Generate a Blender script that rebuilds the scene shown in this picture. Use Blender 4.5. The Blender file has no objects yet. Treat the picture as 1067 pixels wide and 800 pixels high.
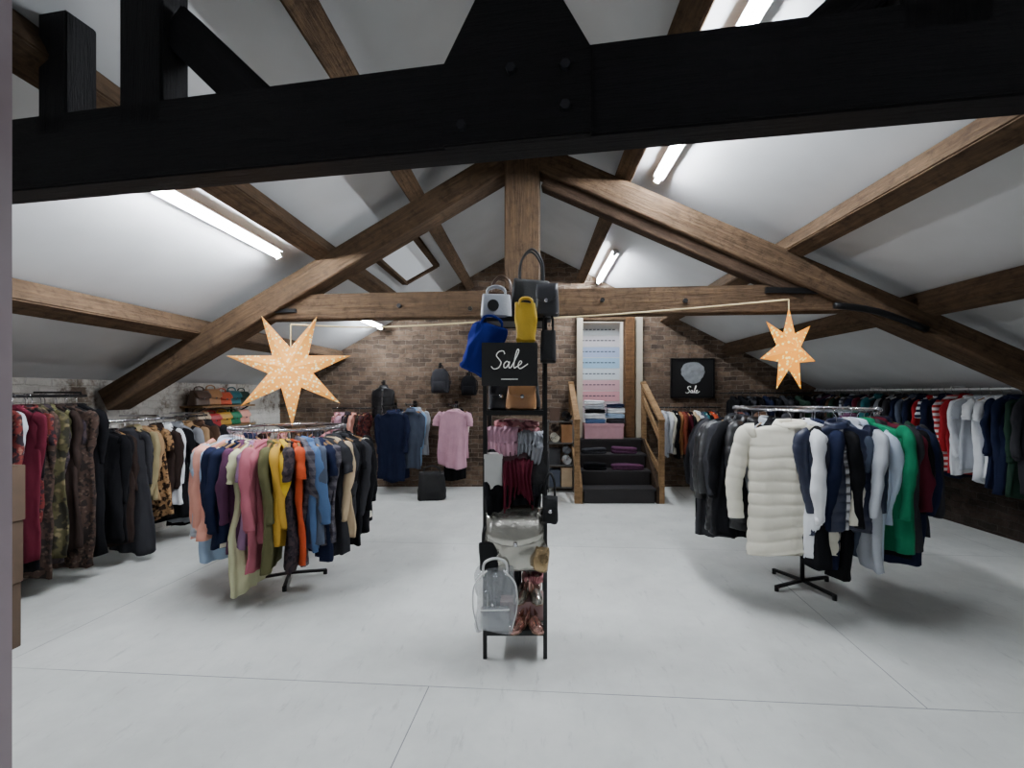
import bpy, bmesh, math, random
from mathutils import Vector, Matrix, noise
random.seed(11)
PI=math.pi
scene=bpy.context.scene
COL=scene.collection
F=480.0; CX=556.0; CY=410.0; H=1.65
def X_(px,Y): return (px-CX)/F*Y
def Z_(py,Y): return H-(py-CY)/F*Y
XR=-0.1; ZR=4.3; SLL=.57; SLR=.50
WL=-4.5; WR=5.4; YB=8.17; YF=-4.0
def cz(x): return ZR-SLL*(XR-x) if x<XR else ZR-SLR*(x-XR)

# ------------------------------------------------------------------ materials
def l1(c):
    c/=255.0
    return c/12.92 if c<=.04045 else ((c+.055)/1.055)**2.4
def lin(rgb): return (l1(rgb[0]),l1(rgb[1]),l1(rgb[2]),1)
def newmat(name):
    m=bpy.data.materials.new(name); m.use_nodes=True
    nt=m.node_tree; b=nt.nodes['Principled BSDF']
    return m,nt,b
def N(nt,t,**kw):
    n=nt.nodes.new(t)
    for k,v in kw.items():
        if k in n.inputs: n.inputs[k].default_value=v
        else: setattr(n,k,v)
    return n
def mixc(nt,fac,a,b,blend='MIX'):
    n=nt.nodes.new('ShaderNodeMix'); n.data_type='RGBA'; n.blend_type=blend
    for i,v in ((0,fac),(6,a),(7,b)):
        if isinstance(v,bpy.types.NodeSocket): nt.links.new(v,n.inputs[i])
        else: n.inputs[i].default_value=v
    return n.outputs[2]
def ramp(nt,src,p0,p1):
    r=N(nt,'ShaderNodeValToRGB'); r.color_ramp.elements[0].position=p0; r.color_ramp.elements[1].position=p1
    nt.links.new(src,r.inputs['Fac']); return r.outputs['Color']
def sc(c,k): return (min(c[0]*k,1),min(c[1]*k,1),min(c[2]*k,1),1)
MC={}
def plain(name,rgb,rough=.6,metal=0,nscale=12,namt=.15,bump=0.0,bscale=60,spec=.5):
    key=('p',name)
    if key in MC: return MC[key]
    m,nt,b=newmat(name); c=lin(rgb)
    tc=N(nt,'ShaderNodeTexCoord')
    no=N(nt,'ShaderNodeTexNoise',Scale=nscale,Detail=6.0); nt.links.new(tc.outputs['Object'],no.inputs['Vector'])
    nt.links.new(mixc(nt,no.outputs['Fac'],sc(c,1-namt),sc(c,1+namt)),b.inputs['Base Color'])
    b.inputs['Roughness'].default_value=rough; b.inputs['Metallic'].default_value=metal
    b.inputs['Specular IOR Level'].default_value=spec
    if bump:
        n2=N(nt,'ShaderNodeTexNoise',Scale=bscale,Detail=3.0); nt.links.new(tc.outputs['Object'],n2.inputs['Vector'])
        bp=N(nt,'ShaderNodeBump',Strength=bump,Distance=.01); nt.links.new(n2.outputs['Fac'],bp.inputs['Height']); nt.links.new(bp.outputs['Normal'],b.inputs['Normal'])
    MC[key]=m; return m
COLS={'peach':(224,158,140),'pale blue':(160,182,208),'navy':(27,33,56),'lilac':(138,106,136),'cream':(224,219,202),'dusty rose':(166,94,106),
'charcoal':(48,48,52),'mustard':(194,150,58),'olive':(92,90,62),'orange':(188,76,44),'denim blue':(78,104,142),'beige':(184,162,132),'black':(17,17,20),
'grey':(130,132,138),'white':(226,228,232),'burgundy':(80,24,38),'rust':(132,66,50),'brown':(80,60,48),'camel':(154,124,92),'green':(24,112,78),
'light grey':(172,176,184),'khaki':(140,128,96),'plum':(80,48,72),'pink':(208,160,178),'red':(156,36,44),'teal':(44,102,110),'dark green':(36,56,46),
'slate':(74,82,98),'royal blue':(26,40,122),'yellow':(206,168,48),'silver grey':(150,150,142),'tan':(162,116,76),'pale lime':(200,200,162),
'sky blue':(130,164,198),'dark brown':(44,34,31),'ivory':(230,224,208),'ice blue':(190,202,220),'rose gold':(200,140,128)}
PAT={'floral red':((92,38,36),(36,29,34),(120,86,74)),'floral dark':((44,38,44),(64,54,56),(24,22,28)),'leopard print':((146,112,78),(40,28,22),(164,132,96)),
'floral pink':((206,142,146),(140,84,92),(222,196,186)),'paisley brown':((64,50,44),(38,32,31),(86,72,62)),'camouflage':((74,70,48),(40,38,32),(110,100,74))}
STR={'striped grey':((180,184,192),(60,66,84)),'striped red':((176,56,56),(222,220,220)),'striped navy':((34,40,66),(214,216,222)),'checked brown':((106,84,68),(54,44,44)),'checked grey':((98,94,100),(58,56,66))}
def fabric(col,shiny=False):
    key=('f',col,shiny)
    if key in MC: return MC[key]
    m,nt,b=newmat('fabric '+col+(' shiny' if shiny else ''))
    tc=N(nt,'ShaderNodeTexCoord'); co=tc.outputs['Object']
    no=N(nt,'ShaderNodeTexNoise',Scale=7.0,Detail=3.0,Roughness=.5); nt.links.new(co,no.inputs['Vector'])
    if col in COLS:
        c=lin(COLS[col]); out=mixc(nt,no.outputs['Fac'],sc(c,.78),sc(c,1.16))
    elif col in PAT:
        a,b2,c2=[lin(q) for q in PAT[col]]
        k=.5 if col=='camouflage' else 1
        v=N(nt,'ShaderNodeTexVoronoi',Scale=30.0*k); nt.links.new(co,v.inputs['Vector'])
        n2=N(nt,'ShaderNodeTexNoise',Scale=26.0*k); nt.links.new(co,n2.inputs['Vector'])
        out=mixc(nt,ramp(nt,n2.outputs['Fac'],.48,.56),mixc(nt,ramp(nt,v.outputs['Distance'],.25,.4),c2,a),b2)
    else:
        a,b2=[lin(q) for q in STR[col]]
        w=N(nt,'ShaderNodeTexWave',Scale=5.0,Distortion=.3); w.bands_direction='Z'; nt.links.new(co,w.inputs['Vector'])
        out=mixc(nt,ramp(nt,w.outputs['Fac'],.45,.55),a,b2)
        if col.startswith('checked'):
            w2=N(nt,'ShaderNodeTexWave',Scale=5.0,Distortion=.3); w2.bands_direction='DIAGONAL'; nt.links.new(co,w2.inputs['Vector'])
            out=mixc(nt,.5,out,mixc(nt,ramp(nt,w2.outputs['Fac'],.45,.55),a,b2))
    nt.links.new(out,b.inputs['Base Color'])
    b.inputs['Roughness'].default_value=.4 if shiny else .92
    b.inputs['Specular IOR Level'].default_value=.45 if shiny else .1
    mp=N(nt,'ShaderNodeMapping'); mp.inputs['Scale'].default_value=(1,1,.35); nt.links.new(co,mp.inputs['Vector'])
    n3=N(nt,'ShaderNodeTexNoise',Scale=13.0,Detail=1.5,Roughness=.45); nt.links.new(mp.outputs['Vector'],n3.inputs['Vector'])
    bp=N(nt,'ShaderNodeBump',Strength=.25 if shiny else .55,Distance=.03); nt.links.new(n3.outputs['Fac'],bp.inputs['Height']); nt.links.new(bp.outputs['Normal'],b.inputs['Normal'])
    MC[key]=m; return m
def wood(name,dark,light,rough=.85,spec=.12,k=.9):
    key=('w',name)
    if key in MC: return MC[key]
    m,nt,b=newmat(name)
    tc=N(nt,'ShaderNodeTexCoord'); mp=N(nt,'ShaderNodeMapping'); mp.inputs['Scale'].default_value=(1.2,18,18)
    nt.links.new(tc.outputs['Object'],mp.inputs['Vector'])
    no=N(nt,'ShaderNodeTexNoise',Scale=1.8,Detail=10.0,Roughness=.75); nt.links.new(mp.outputs['Vector'],no.inputs['Vector'])
    n2=N(nt,'ShaderNodeTexNoise',Scale=2.6,Detail=9.0,Roughness=.72); nt.links.new(tc.outputs['Object'],n2.inputs['Vector'])
    n3=N(nt,'ShaderNodeTexNoise',Scale=14.0,Detail=6.0,Roughness=.7); nt.links.new(tc.outputs['Object'],n3.inputs['Vector'])
    o1=mixc(nt,ramp(nt,no.outputs['Fac'],.25,.75),lin(dark),lin(light))
    o2=mixc(nt,n2.outputs['Fac'],(.2,.2,.21,1),(1.6,1.58,1.55,1))
    o3=mixc(nt,ramp(nt,n3.outputs['Fac'],.34,.5),(.5,.5,.5,1),(1,1,1,1))
    nt.links.new(mixc(nt,.8,mixc(nt,k,o1,o2,'MULTIPLY'),o3,'MULTIPLY'),b.inputs['Base Color'])
    b.inputs['Roughness'].default_value=rough; b.inputs['Specular IOR Level'].default_value=spec
    bp=N(nt,'ShaderNodeBump',Strength=1.0,Distance=.03); nt.links.new(no.outputs['Fac'],bp.inputs['Height']); nt.links.new(bp.outputs['Normal'],b.inputs['Normal'])
    MC[key]=m; return m
def brick(name,c1,c2,mortar,axis,patch=None):
    m,nt,b=newmat(name)
    tc=N(nt,'ShaderNodeTexCoord'); sp=N(nt,'ShaderNodeSeparateXYZ'); cb=N(nt,'ShaderNodeCombineXYZ')
    nd=N(nt,'ShaderNodeTexNoise',Scale=6.0,Detail=5.0); nt.links.new(tc.outputs['Object'],nd.inputs['Vector'])
    va=N(nt,'ShaderNodeVectorMath',operation='MULTIPLY_ADD'); va.inputs[1].default_value=(.08,.08,.08); nt.links.new(nd.outputs['Color'],va.inputs[0]); nt.links.new(tc.outputs['Object'],va.inputs[2])
    nt.links.new(va.outputs[0],sp.inputs[0])
    nt.links.new(sp.outputs[axis],cb.inputs[0]); nt.links.new(sp.outputs[2],cb.inputs[1])
    br=N(nt,'ShaderNodeTexBrick',Scale=1.0); br.inputs['Color1'].default_value=lin(c1); br.inputs['Color2'].default_value=lin(c2); br.inputs['Mortar'].default_value=lin(mortar)
    br.inputs['Brick Width'].default_value=.235; br.inputs['Row Height'].default_value=.08; br.inputs['Mortar Size'].default_value=.009; br.inputs['Mortar Smooth'].default_value=.6
    nt.links.new(cb.outputs[0],br.inputs['Vector'])
    no=N(nt,'ShaderNodeTexNoise',Scale=4.2,Detail=10.0,Roughness=.8); nt.links.new(tc.outputs['Object'],no.inputs['Vector'])
    o=mixc(nt,.95,br.outputs['Color'],mixc(nt,ramp(nt,no.outputs['Fac'],.25,.75),(.12,.12,.12,1),(1.75,1.72,1.68,1)),'MULTIPLY')
    if patch:
        n4=N(nt,'ShaderNodeTexNoise',Scale=1.9,Detail=8.0,Roughness=.75); nt.links.new(tc.outputs['Object'],n4.inputs['Vector'])
        o=mixc(nt,ramp(nt,n4.outputs['Fac'],patch[1],patch[1]+.1),o,mixc(nt,.8,lin(patch[0]),mixc(nt,no.outputs['Fac'],(.4,.4,.4,1),(1.5,1.5,1.5,1)),'MULTIPLY'))
    nt.links.new(o,b.inputs['Base Color']); b.inputs['Roughness'].default_value=.95; b.inputs['Specular IOR Level'].default_value=.1
    bp=N(nt,'ShaderNodeBump',Strength=.9,Distance=.015,invert=True); nt.links.new(br.outputs['Fac'],bp.inputs['Height'])
    bp2=N(nt,'ShaderNodeBump',Strength=.7,Distance=.03); nt.links.new(no.outputs['Fac'],bp2.inputs['Height']); nt.links.new(bp.outputs['Normal'],bp2.inputs['Normal']); nt.links.new(bp2.outputs['Normal'],b.inputs['Normal'])
    return m
def emis(name,rgb,strength):
    key=('e',name)
    if key in MC: return MC[key]
    m,nt,b=newmat(name); b.inputs['Base Color'].default_value=lin(rgb)
    b.inputs['Emission Color'].default_value=lin(rgb); b.inputs['Emission Strength'].default_value=strength
    MC[key]=m; return m
M_blackbeam=wood('near black timber',(7,7,9),(26,24,29),.6,.25)  # very dark brown-black tone, far darker than the other timbers
M_beam=wood('old brown timber',(50,38,30),(112,90,69))
M_beamd=wood('dark brown timber',(40,31,26),(82,65,51))
M_pine=wood('light pine',(124,96,66),(176,142,104),.6)
M_iron=plain('black iron',(18,18,20),.5,.6)
M_blackmetal=plain('black powder coated steel',(12,12,14),.45,.3)
M_chrome=plain('chrome',(190,190,196),.2,1.0,namt=.05)
M_white=plain('white paint',(206,206,204),.7)
M_hwood=wood('hanger wood',(140,104,66),(190,150,104),.5)
M_hblack=plain('black hanger plastic',(16,16,18),.4)
M_hwhite=plain('white hanger plastic',(215,215,215),.4)
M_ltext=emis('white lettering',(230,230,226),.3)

# ------------------------------------------------------------------ mesh builder
class MB:
    def __init__(s): s.v=[]; s.f=[]
    def add(s,vs,fs):
        o=len(s.v); s.v+=[Vector(v) for v in vs]; s.f+=[[i+o for i in f] for f in fs]; return s
    def box(s,c,d):
        x,y,z=c; a,b,h=d[0]/2,d[1]/2,d[2]/2
        vs=[(x+i*a,y+j*b,z+k*h) for i in(-1,1) for j in(-1,1) for k in(-1,1)]
        return s.add(vs,[[0,1,3,2],[4,6,7,5],[0,4,5,1],[2,3,7,6],[0,2,6,4],[1,5,7,3]])
    def bar(s,p0,p1,w,h,up=(0,0,1)):
        p0=Vector(p0);p1=Vector(p1);t=(p1-p0).normalized();up=Vector(up)
        if abs(t.dot(up))>.98: up=Vector((0,1,0))
        a=t.cross(up).normalized();b=a.cross(t)
        vs=[p+a*w/2*i+b*h/2*j for p in(p0,p1) for i,j in((-1,-1),(1,-1),(1,1),(-1,1))]
        return s.add(vs,[[0,1,2,3],[7,6,5,4],[0,4,5,1],[1,5,6,2],[2,6,7,3],[3,7,4,0]])
    def loft(s,rings,cap=True,closed=False):
        n=len(rings[0]); vs=[p for r in rings for p in r]; fs=[]
        R=len(rings)
        for i in range(R if closed else R-1):
            i2=(i+1)%R
            for j in range(n):
                k=(j+1)%n; fs.append([i*n+j,i*n+k,i2*n+k,i2*n+j])
        if cap and not closed:
            fs.append(list(range(n))); fs.append([(R-1)*n+j for j in range(n)][::-1])
        return s.add(vs,fs)
    def tube(s,pts,r,n=8,closed=False,flat=1.0):
        pts=[Vector(p) for p in pts]; L=len(pts); rs=r if isinstance(r,(list,tuple)) else [r]*L
        T=[]
        for i in range(L):
            a=pts[(i-1)%L] if (closed or i>0) else pts[i]; b=pts[(i+1)%L] if (closed or i<L-1) else pts[i]
            t=(b-a); T.append(t.normalized() if t.length>1e-9 else Vector((0,0,1)))
        ref=Vector((0,1,0)) if abs(T[0].y)<.9 else Vector((1,0,0))
        u=(ref-T[0]*ref.dot(T[0])).normalized(); rings=[]
        for i in range(L):
            u=(u-T[i]*u.dot(T[i])); u=u.normalized() if u.length>1e-6 else Vector((1,0,0))
            w=T[i].cross(u)
            rings.append([pts[i]+u*(rs[i]*math.cos(2*PI*j/n))+w*(rs[i]*flat*math.sin(2*PI*j/n)) for j in range(n)])
        return s.loft(rings,True,closed)
    def prism(s,poly,y0,y1):
        n=len(poly); vs=[(p[0],y0,p[1]) for p in poly]+[(p[0],y1,p[1]) for p in poly]
        fs=[list(range(n)),list(range(n,2*n))[::-1]]+[[i,(i+1)%n,n+(i+1)%n,n+i] for i in range(n)]
        return s.add(vs,fs)
    def ball(s,c,r,n=10,m=6,sx=1,sy=1,sz=1):
        rings=[]
        for i in range(1,m):
            a=PI*i/m; rings.append([Vector((c[0]+sx*r*math.sin(a)*math.cos(2*PI*j/n),c[1]+sy*r*math.sin(a)*math.sin(2*PI*j/n),c[2]+sz*r*math.cos(a))) for j in range(n)])
        return s.loft(rings)
    def crumple(s,amp,fr,seed):
        o=Vector((seed,seed*1.7,seed*.3))
        s.v=[v+noise.noise_vector(Vector((v.x*fr,v.y*fr,v.z*fr*.5))+o)*amp for v in s.v]; return s
    def build(s,name,mat,parent=None,smooth=False,bevel=0,M=None,loc=None):
        me=bpy.data.meshes.new(name); bm=bmesh.new()
        vs=[bm.verts.new(v) for v in s.v]
        for f in s.f:
            try: bm.faces.new([vs[i] for i in f])
            except ValueError: pass
        bmesh.ops.recalc_face_normals(bm,faces=bm.faces)
        if bevel: bmesh.ops.bevel(bm,geom=list(bm.edges),offset=bevel,segments=2,affect='EDGES',clamp_overlap=True)
        if smooth:
            for f in bm.faces: f.smooth=True
        bm.to_mesh(me); bm.free()
        me.materials.append(mat)
        o=bpy.data.objects.new(name,me); COL.objects.link(o)
        if parent: o.parent=parent
        if M is not None: o.matrix_basis=M
        if loc is not None: o.location=loc
        return o
def sm(pts,k=4,closed=False):
    pts=[Vector(p) for p in pts]; out=[]; n=len(pts)
    for i in range(n if closed else n-1):
        g=lambda q:pts[q%n] if closed else pts[max(0,min(n-1,q))]
        p0,p1,p2,p3=g(i-1),g(i),g(i+1),g(i+2)
        for j in range(k):
            t=j/k; out.append(.5*((2*p1)+(p2-p0)*t+(2*p0-5*p1+4*p2-p3)*t*t+(3*p1-p0-3*p2+p3)*t**3))
    if not closed: out.append(pts[-1])
    return out
def selr(w,d,z,n=20,e=.5,cx=0,cy=0):
    r=[]
    for i in range(n):
        a=2*PI*i/n; c,s=math.cos(a),math.sin(a)
        r.append(Vector((cx+w*math.copysign(abs(c)**e,c),cy+d*math.copysign(abs(s)**e,s),z)))
    return r
def thing(name,label,cat,loc=(0,0,0),rz=0,group=None,swing=0):
    o=bpy.data.objects.new(name,None); COL.objects.link(o); o.empty_display_size=.1
    o.matrix_basis=Matrix.Translation(loc)@Matrix.Rotation(rz,4,'Z')@Matrix.Rotation(swing,4,'Y')
    return tag(o,label,cat,group)
def tag(o,label,cat,group=None):
    o['label']=label; o['category']=cat
    if group: o['group']=group
    return o
def struct(name,mb,mat,**kw):
    o=mb.build(name,mat,**kw); o['kind']='structure'; return o
def beam(name,p0,p1,w,h,mat,parent=None,roll=0,bevel=.008):
    p0=Vector(p0);p1=Vector(p1);t=(p1-p0);L=t.length;t.normalize()
    up=Vector((0,0,1)) if abs(t.z)<.98 else Vector((0,1,0))
    y=up.cross(t).normalized(); z=t.cross(y)
    R=Matrix((t,y,z)).transposed().to_4x4()
    M=Matrix.Translation((p0+p1)/2)@R@Matrix.Rotation(roll,4,'X')
    return MB().box((0,0,0),(L,w,h)).build(name,mat,parent,bevel=bevel,M=M)

# ------------------------------------------------------------------ setting
def floor_mat():
    m,nt,b=newmat('painted sheet floor')
    tc=N(nt,'ShaderNodeTexCoord'); mp=N(nt,'ShaderNodeMapping'); mp.inputs['Location'].default_value=(-1.89,-.11,0); mp.inputs['Rotation'].default_value=(0,0,math.radians(4.0))
    nt.links.new(tc.outputs['Object'],mp.inputs['Vector'])
    br=N(nt,'ShaderNodeTexBrick',Scale=1.0,offset=.5); br.inputs['Brick Width'].default_value=5.32; br.inputs['Row Height'].default_value=2.44; br.inputs['Mortar Size'].default_value=.0028; br.inputs['Mortar Smooth'].default_value=0
    br.inputs['Color1'].default_value=lin((217,218,214)); br.inputs['Color2'].default_value=lin((211,213,209)); br.inputs['Mortar'].default_value=lin((124,128,132))
    nt.links.new(mp.outputs['Vector'],br.inputs['Vector'])
    nf=N(nt,'ShaderNodeTexNoise',Scale=.7,Detail=2.0); nt.links.new(tc.outputs['Object'],nf.inputs['Vector'])
    base=mixc(nt,ramp(nt,nf.outputs['Fac'],.5,.7),br.outputs['Color'],lin((214,215,211)))
    no=N(nt,'ShaderNodeTexNoise',Scale=1.6,Detail=12.0,Roughness=.7); nt.links.new(tc.outputs['Object'],no.inputs['Vector'])
    o=mixc(nt,.9,base,mixc(nt,no.outputs['Fac'],(.58,.58,.58,1),(1.32,1.32,1.32,1)),'MULTIPLY')
    mp2=N(nt,'ShaderNodeMapping'); mp2.inputs['Scale'].default_value=(5,1.2,1); mp2.inputs['Rotation'].default_value=(0,0,.5); nt.links.new(tc.outputs['Object'],mp2.inputs['Vector'])
    ns=N(nt,'ShaderNodeTexNoise',Scale=3.0,Detail=10.0,Roughness=.75); nt.links.new(mp2.outputs['Vector'],ns.inputs['Vector'])
    o=mixc(nt,mixc(nt,ramp(nt,ns.outputs['Fac'],.57,.68),(0,0,0,1),(.4,.4,.4,1)),o,lin((146,147,146)))
    nt.links.new(o,b.inputs['Base Color']); b.inputs['Roughness'].default_value=.55; b.inputs['Specular IOR Level'].default_value=.3
    return m
struct('floor',MB().box(((WL+WR)/2,(YF+9.4)/2,-.05),(WR-WL+.4,9.4-YF,.1)),floor_mat())
M_ceil=plain('white ceiling paint',(186,187,188),.9,nscale=1.3,namt=.22)
e=.15
mb=MB(); mb.prism([(WL-e,cz(WL-e)),(XR,ZR),(WR+e,cz(WR+e)),(WR+e,cz(WR+e)+.12),(XR,ZR+.12),(WL-e,cz(WL-e)+.12)],YF-.1,YB+.2)
struct('ceiling',mb,M_ceil)
M_brick=brick('brown brick',(124,104,88),(80,68,60),(126,115,104),0,((156,146,134),.64))
DX0,DX1,DZ0,DZ1=.78,1.74,.88,3.0
mb=MB()
mb.prism([(WL,0),(DX0,0),(DX0,cz(DX0)),(XR,ZR),(WL,cz(WL))],YB,YB+.16)
mb.prism([(DX1,0),(WR,0),(WR,cz(WR)),(DX1,cz(DX1))],YB,YB+.16)
mb.prism([(DX0,0),(DX1,0),(DX1,DZ0),(DX0,DZ0)],YB,YB+.16)
mb.prism([(DX0,DZ1),(DX1,DZ1),(DX1,cz(DX1)),(DX0,cz(DX0))],YB,YB+.16)
struct('wall_back',mb,M_brick)
M_wbrick=brick('white painted brick',(140,128,116),(112,100,90),(170,164,154),1,((210,206,198),.42))
struct('wall_left',MB().box((WL-.08,(YF+YB)/2,cz(WL)/2),(.16,YB-YF,cz(WL))),M_wbrick)
M_dbrick=brick('dark brick',(60,51,46),(42,37,34),(60,56,52),1)
struct('wall_right',MB().box((WR+.08,(YF+YB)/2,cz(WR)/2),(.16,YB-YF,cz(WR))),M_dbrick)
mb=MB(); mb.prism([(WL,0),(WR,0),(WR,cz(WR)),(XR,ZR),(WL,cz(WL))],YF-.1,YF)
struct('wall_front',mb,M_white)
struct('wall_lobby',MB().box(((DX0+DX1)/2,9.2,1.95),(1.5,.06,2.5)),M_white)
struct('wall_lobby_left',MB().box((DX0-.25,8.76,1.95),(.06,.86,2.5)),M_white)
struct('wall_lobby_right',MB().box((DX1+.25,8.76,1.95),(.06,.86,2.5)),M_white)
mb=MB().box(((DX0+DX1)/2,8.76,.84),(1.5,.86,.08)); struct('floor_lobby',mb,M_white)
struct('ceiling_lobby',MB().box(((DX0+DX1)/2,8.76,3.2),(1.5,.86,.06)),M_white)
mcream=plain('cream gloss',(190,180,162),.4)
struct('trim_1',MB().box((DX0+.03,YB-.0,(DZ0+DZ1)/2),(.1,.24,DZ1-DZ0)),mcream)
struct('trim_2',MB().box((DX1-.05,YB,(DZ0+DZ1)/2),(.16,.24,DZ1-DZ0)),wood('jamb wood',(80,56,38),(120,90,62)))
struct('trim_3',MB().box(((DX0+DX1)/2,YB,DZ1-.02),(DX1-DX0,.22,.08)),M_beam)
struct('trim_4',MB().box((DX1+.12,YB-.03,(DZ0+DZ1)/2),(.12,.06,DZ1-DZ0)),mcream)
struct('trim_5',MB().box((-.894,.72,1.95),(.09,.06,3.85)),plain('grey mauve jamb',(150,136,142),.5))
def onceil(x,y,off): return Vector((x,y,cz(x)-off))
mb=MB()
xa,xb,ya,yb=-1.42,-1.88,5.35,6.75
for a,b in (((xa,ya),(xa,yb)),((xb,ya),(xb,yb)),((xa,ya),(xb,ya)),((xa,yb),(xb,yb))):
    mb.bar(onceil(a[0],a[1],.022),onceil(b[0],b[1],.022),.08,.044)
wf=struct('window_1',mb,M_beam)
mb=MB(); mb.add([onceil(xa,ya,.012),onceil(xb,ya,.012),onceil(xb,yb,.012),onceil(xa,yb,.012)],[[0,1,2,3]])
mb.build('pane',emis('pale skylight pane',(206,210,214),.2),wf)

# ------------------------------------------------------------------ roof timbers
T2=thing('roof_truss','brown timber roof truss in mid room with cord along its tie beam','roof truss',(XR,4.42,0),math.radians(-5.3))
tb2=beam('tie_beam',(-2.7,0.02,2.51),(3.0,0.02,2.51),.16,.25,M_beam,T2)
beam('rafter',(-.02,-.01,3.92),(-4.3,-.01,3.92-.545*4.3),.24,.23,M_beam,T2)
beam('rafter',(.02,-.01,3.92),(5.35,-.01,3.92-.475*5.35),.24,.23,M_beam,T2)
i2=tb2.matrix_basis.inverted()
beam('king_post',(0,-.03,2.62),(0,-.03,3.98),.32,.22,M_beam,T2)
beam('inner_rafter',(.2,-.0,3.655),(2.55,-.0,3.655-.475*2.35),.14,.12,M_beamd,T2)
mb=MB(); mb.bar((2.2,-.075,2.58),(2.95,-.075,2.55),.03,.05); mb.build('iron_strap',M_iron,tb2,M=i2)
mb=MB(); mb.bar((-2.65,-.075,2.46),(-2.25,-.075,2.47),.03,.035); mb.build('iron_strap',M_iron,tb2,M=i2)
mb=MB(); mb.tube(sm([(2.75,-.15,2.42),(3.1,-.15,2.36),(3.5,-.15,2.2)],4),.03,8); mb.build('iron_brace',M_iron,T2,smooth=True)
for x,z in ((-1.2,2.5),(-.5,2.46),(.75,2.52),(1.5,2.5)):
    mb=MB(); mb.tube([(x,-.085,z),(x,-.055,z)],.022,6); mb.build('bolt',M_iron,tb2,M=i2)
T1=thing('roof_truss','near-black roof truss nearest the viewer, crossing the top of the room','roof truss',(-.05,1.6,0),math.radians(-9.9))
beam('tie_beam',(-3.2,0,2.64),(3.4,0,2.64),.12,.3,M_blackbeam,T1)
mb=MB(); mb.prism([(-.255,2.491),(.255,2.491),(.255,2.765),(.135,2.985),(.135,4.2),(-.135,4.2),(-.135,2.985),(-.255,2.765)],-.075,.06)
kp=mb.build('king_post',M_blackbeam,T1,bevel=.006)
for x,w in ((-1.5,.2),(1.27,.24),(-1.93,.14)):
    ap=cz(x)-.05
    beam('queen_post',(x,0,2.7),(x,0,ap),w,.12,M_blackbeam,T1)
beam('strut',(-.98,0.02,2.72),(-1.4,0.02,3.12),.1,.16,M_blackbeam,T1)
beam('strut',(.9,0.02,2.72),(1.25,0.02,3.02),.08,.13,M_blackbeam,T1)
M_bolt=plain('worn bolt head',(46,46,52),.4,.6)
for x,z in ((-.01,2.72),(.17,2.71),(.17,2.58),(-.18,2.55)):
    mb=MB(); mb.tube([(x,-.095,z),(x,-.07,z)],.017,6); mb.build('bolt',M_bolt,kp)
for x,lab in ((-1.15,'upper brown purlin on left roof slope, nearest the ridge'),(-2.08,'middle brown purlin of left roof slope beside the long tube light'),(-3.42,'lowest brown purlin of left roof slope, above the left wall clothes'),
              (.86,'upper brown purlin on right roof slope beside the tube lights'),(2.34,'middle brown purlin of right roof slope'),(3.42,'lowest brown purlin of right roof slope, above the right wall rail')):
    ang=math.atan(SLL) if x<XR else -math.atan(SLR)
    zz=cz(x)-.10/math.cos(ang)
    o=MB().box((0,0,0),(YB-YF-.02,.16,.185)).build('purlin',M_beam,bevel=.01,M=Matrix.Translation((x,(YF+YB)/2,zz))@Matrix.Rotation(-ang,4,'Y')@Matrix.Rotation(PI/2,4,'Z'))
    tag(o,lab,'roof beam')
o=MB().box((0,0,0),(YB-YF-.02,.1,.2)).build('ridge_beam',M_beamd,bevel=.008,M=Matrix.Translation((XR,(YF+YB)/2,ZR-.13))@Matrix.Rotation(PI/2,4,'Z'))
tag(o,'dark ridge beam along the roof peak','roof beam')

# ------------------------------------------------------------------ tube lights
TC=(240,247,255)
M_tube=emis('lit tube diffuser',TC,370)
M_tubeb=emis('lit tube diffuser back',TC,370)
M_tube2=emis('lit tube diffuser dim',TC,220)
M_rearfill=emis('added rear fill diffuser',TC,80)  # weaker glow for the fill tubes added behind the camera
def tubelight(x,y0,y1,label,mat=M_tube):
    z=cz(x)-.085; t=thing('tube_light',label,'ceiling light',(x,(y0+y1)/2,z)); L=(y1-y0)/2
    ang=-math.atan(SLL) if x<XR else math.atan(SLR)
    R=Matrix.Rotation(ang,4,'Y')
    hs=MB().box((0,0,.026),(.1,2*L,.02)).box((0,0,.05),(.05,2*L*.96,.03)).build('housing',M_white,t,M=R)
    MB().tube([(0,-L+.03,-.01),(0,L-.03,-.01)],.021,12).build('diffuser',mat,t,smooth=True,M=R)
    for s in (-1,1): MB().box((0,s*(L-.015),-.01),(.05,.03,.05)).build('end_cap',M_white,hs)
tubelight(-2.36,2.6,4.27,'long lit tube light on left roof slope above the clothes')
tubelight(1.13,2.2,4.22,'lit tube light on right slope running above the black beam')
tubelight(1.13,6.4,8.05,'lit tube light on right slope nearest the back wall',M_tubeb)
tubelight(-2.62,6.9,7.9,'small lit tube light far back on left slope near brick wall',M_tube2)
tubelight(-2.36,-2.0,-.4,'unseen fill tube added on left slope behind the viewer',M_rearfill)  # this tube and the next are unseen, added as fill light
tubelight(1.13,-2.0,-.4,'unseen fill tube added on right slope behind the viewer',M_rearfill)

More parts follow.
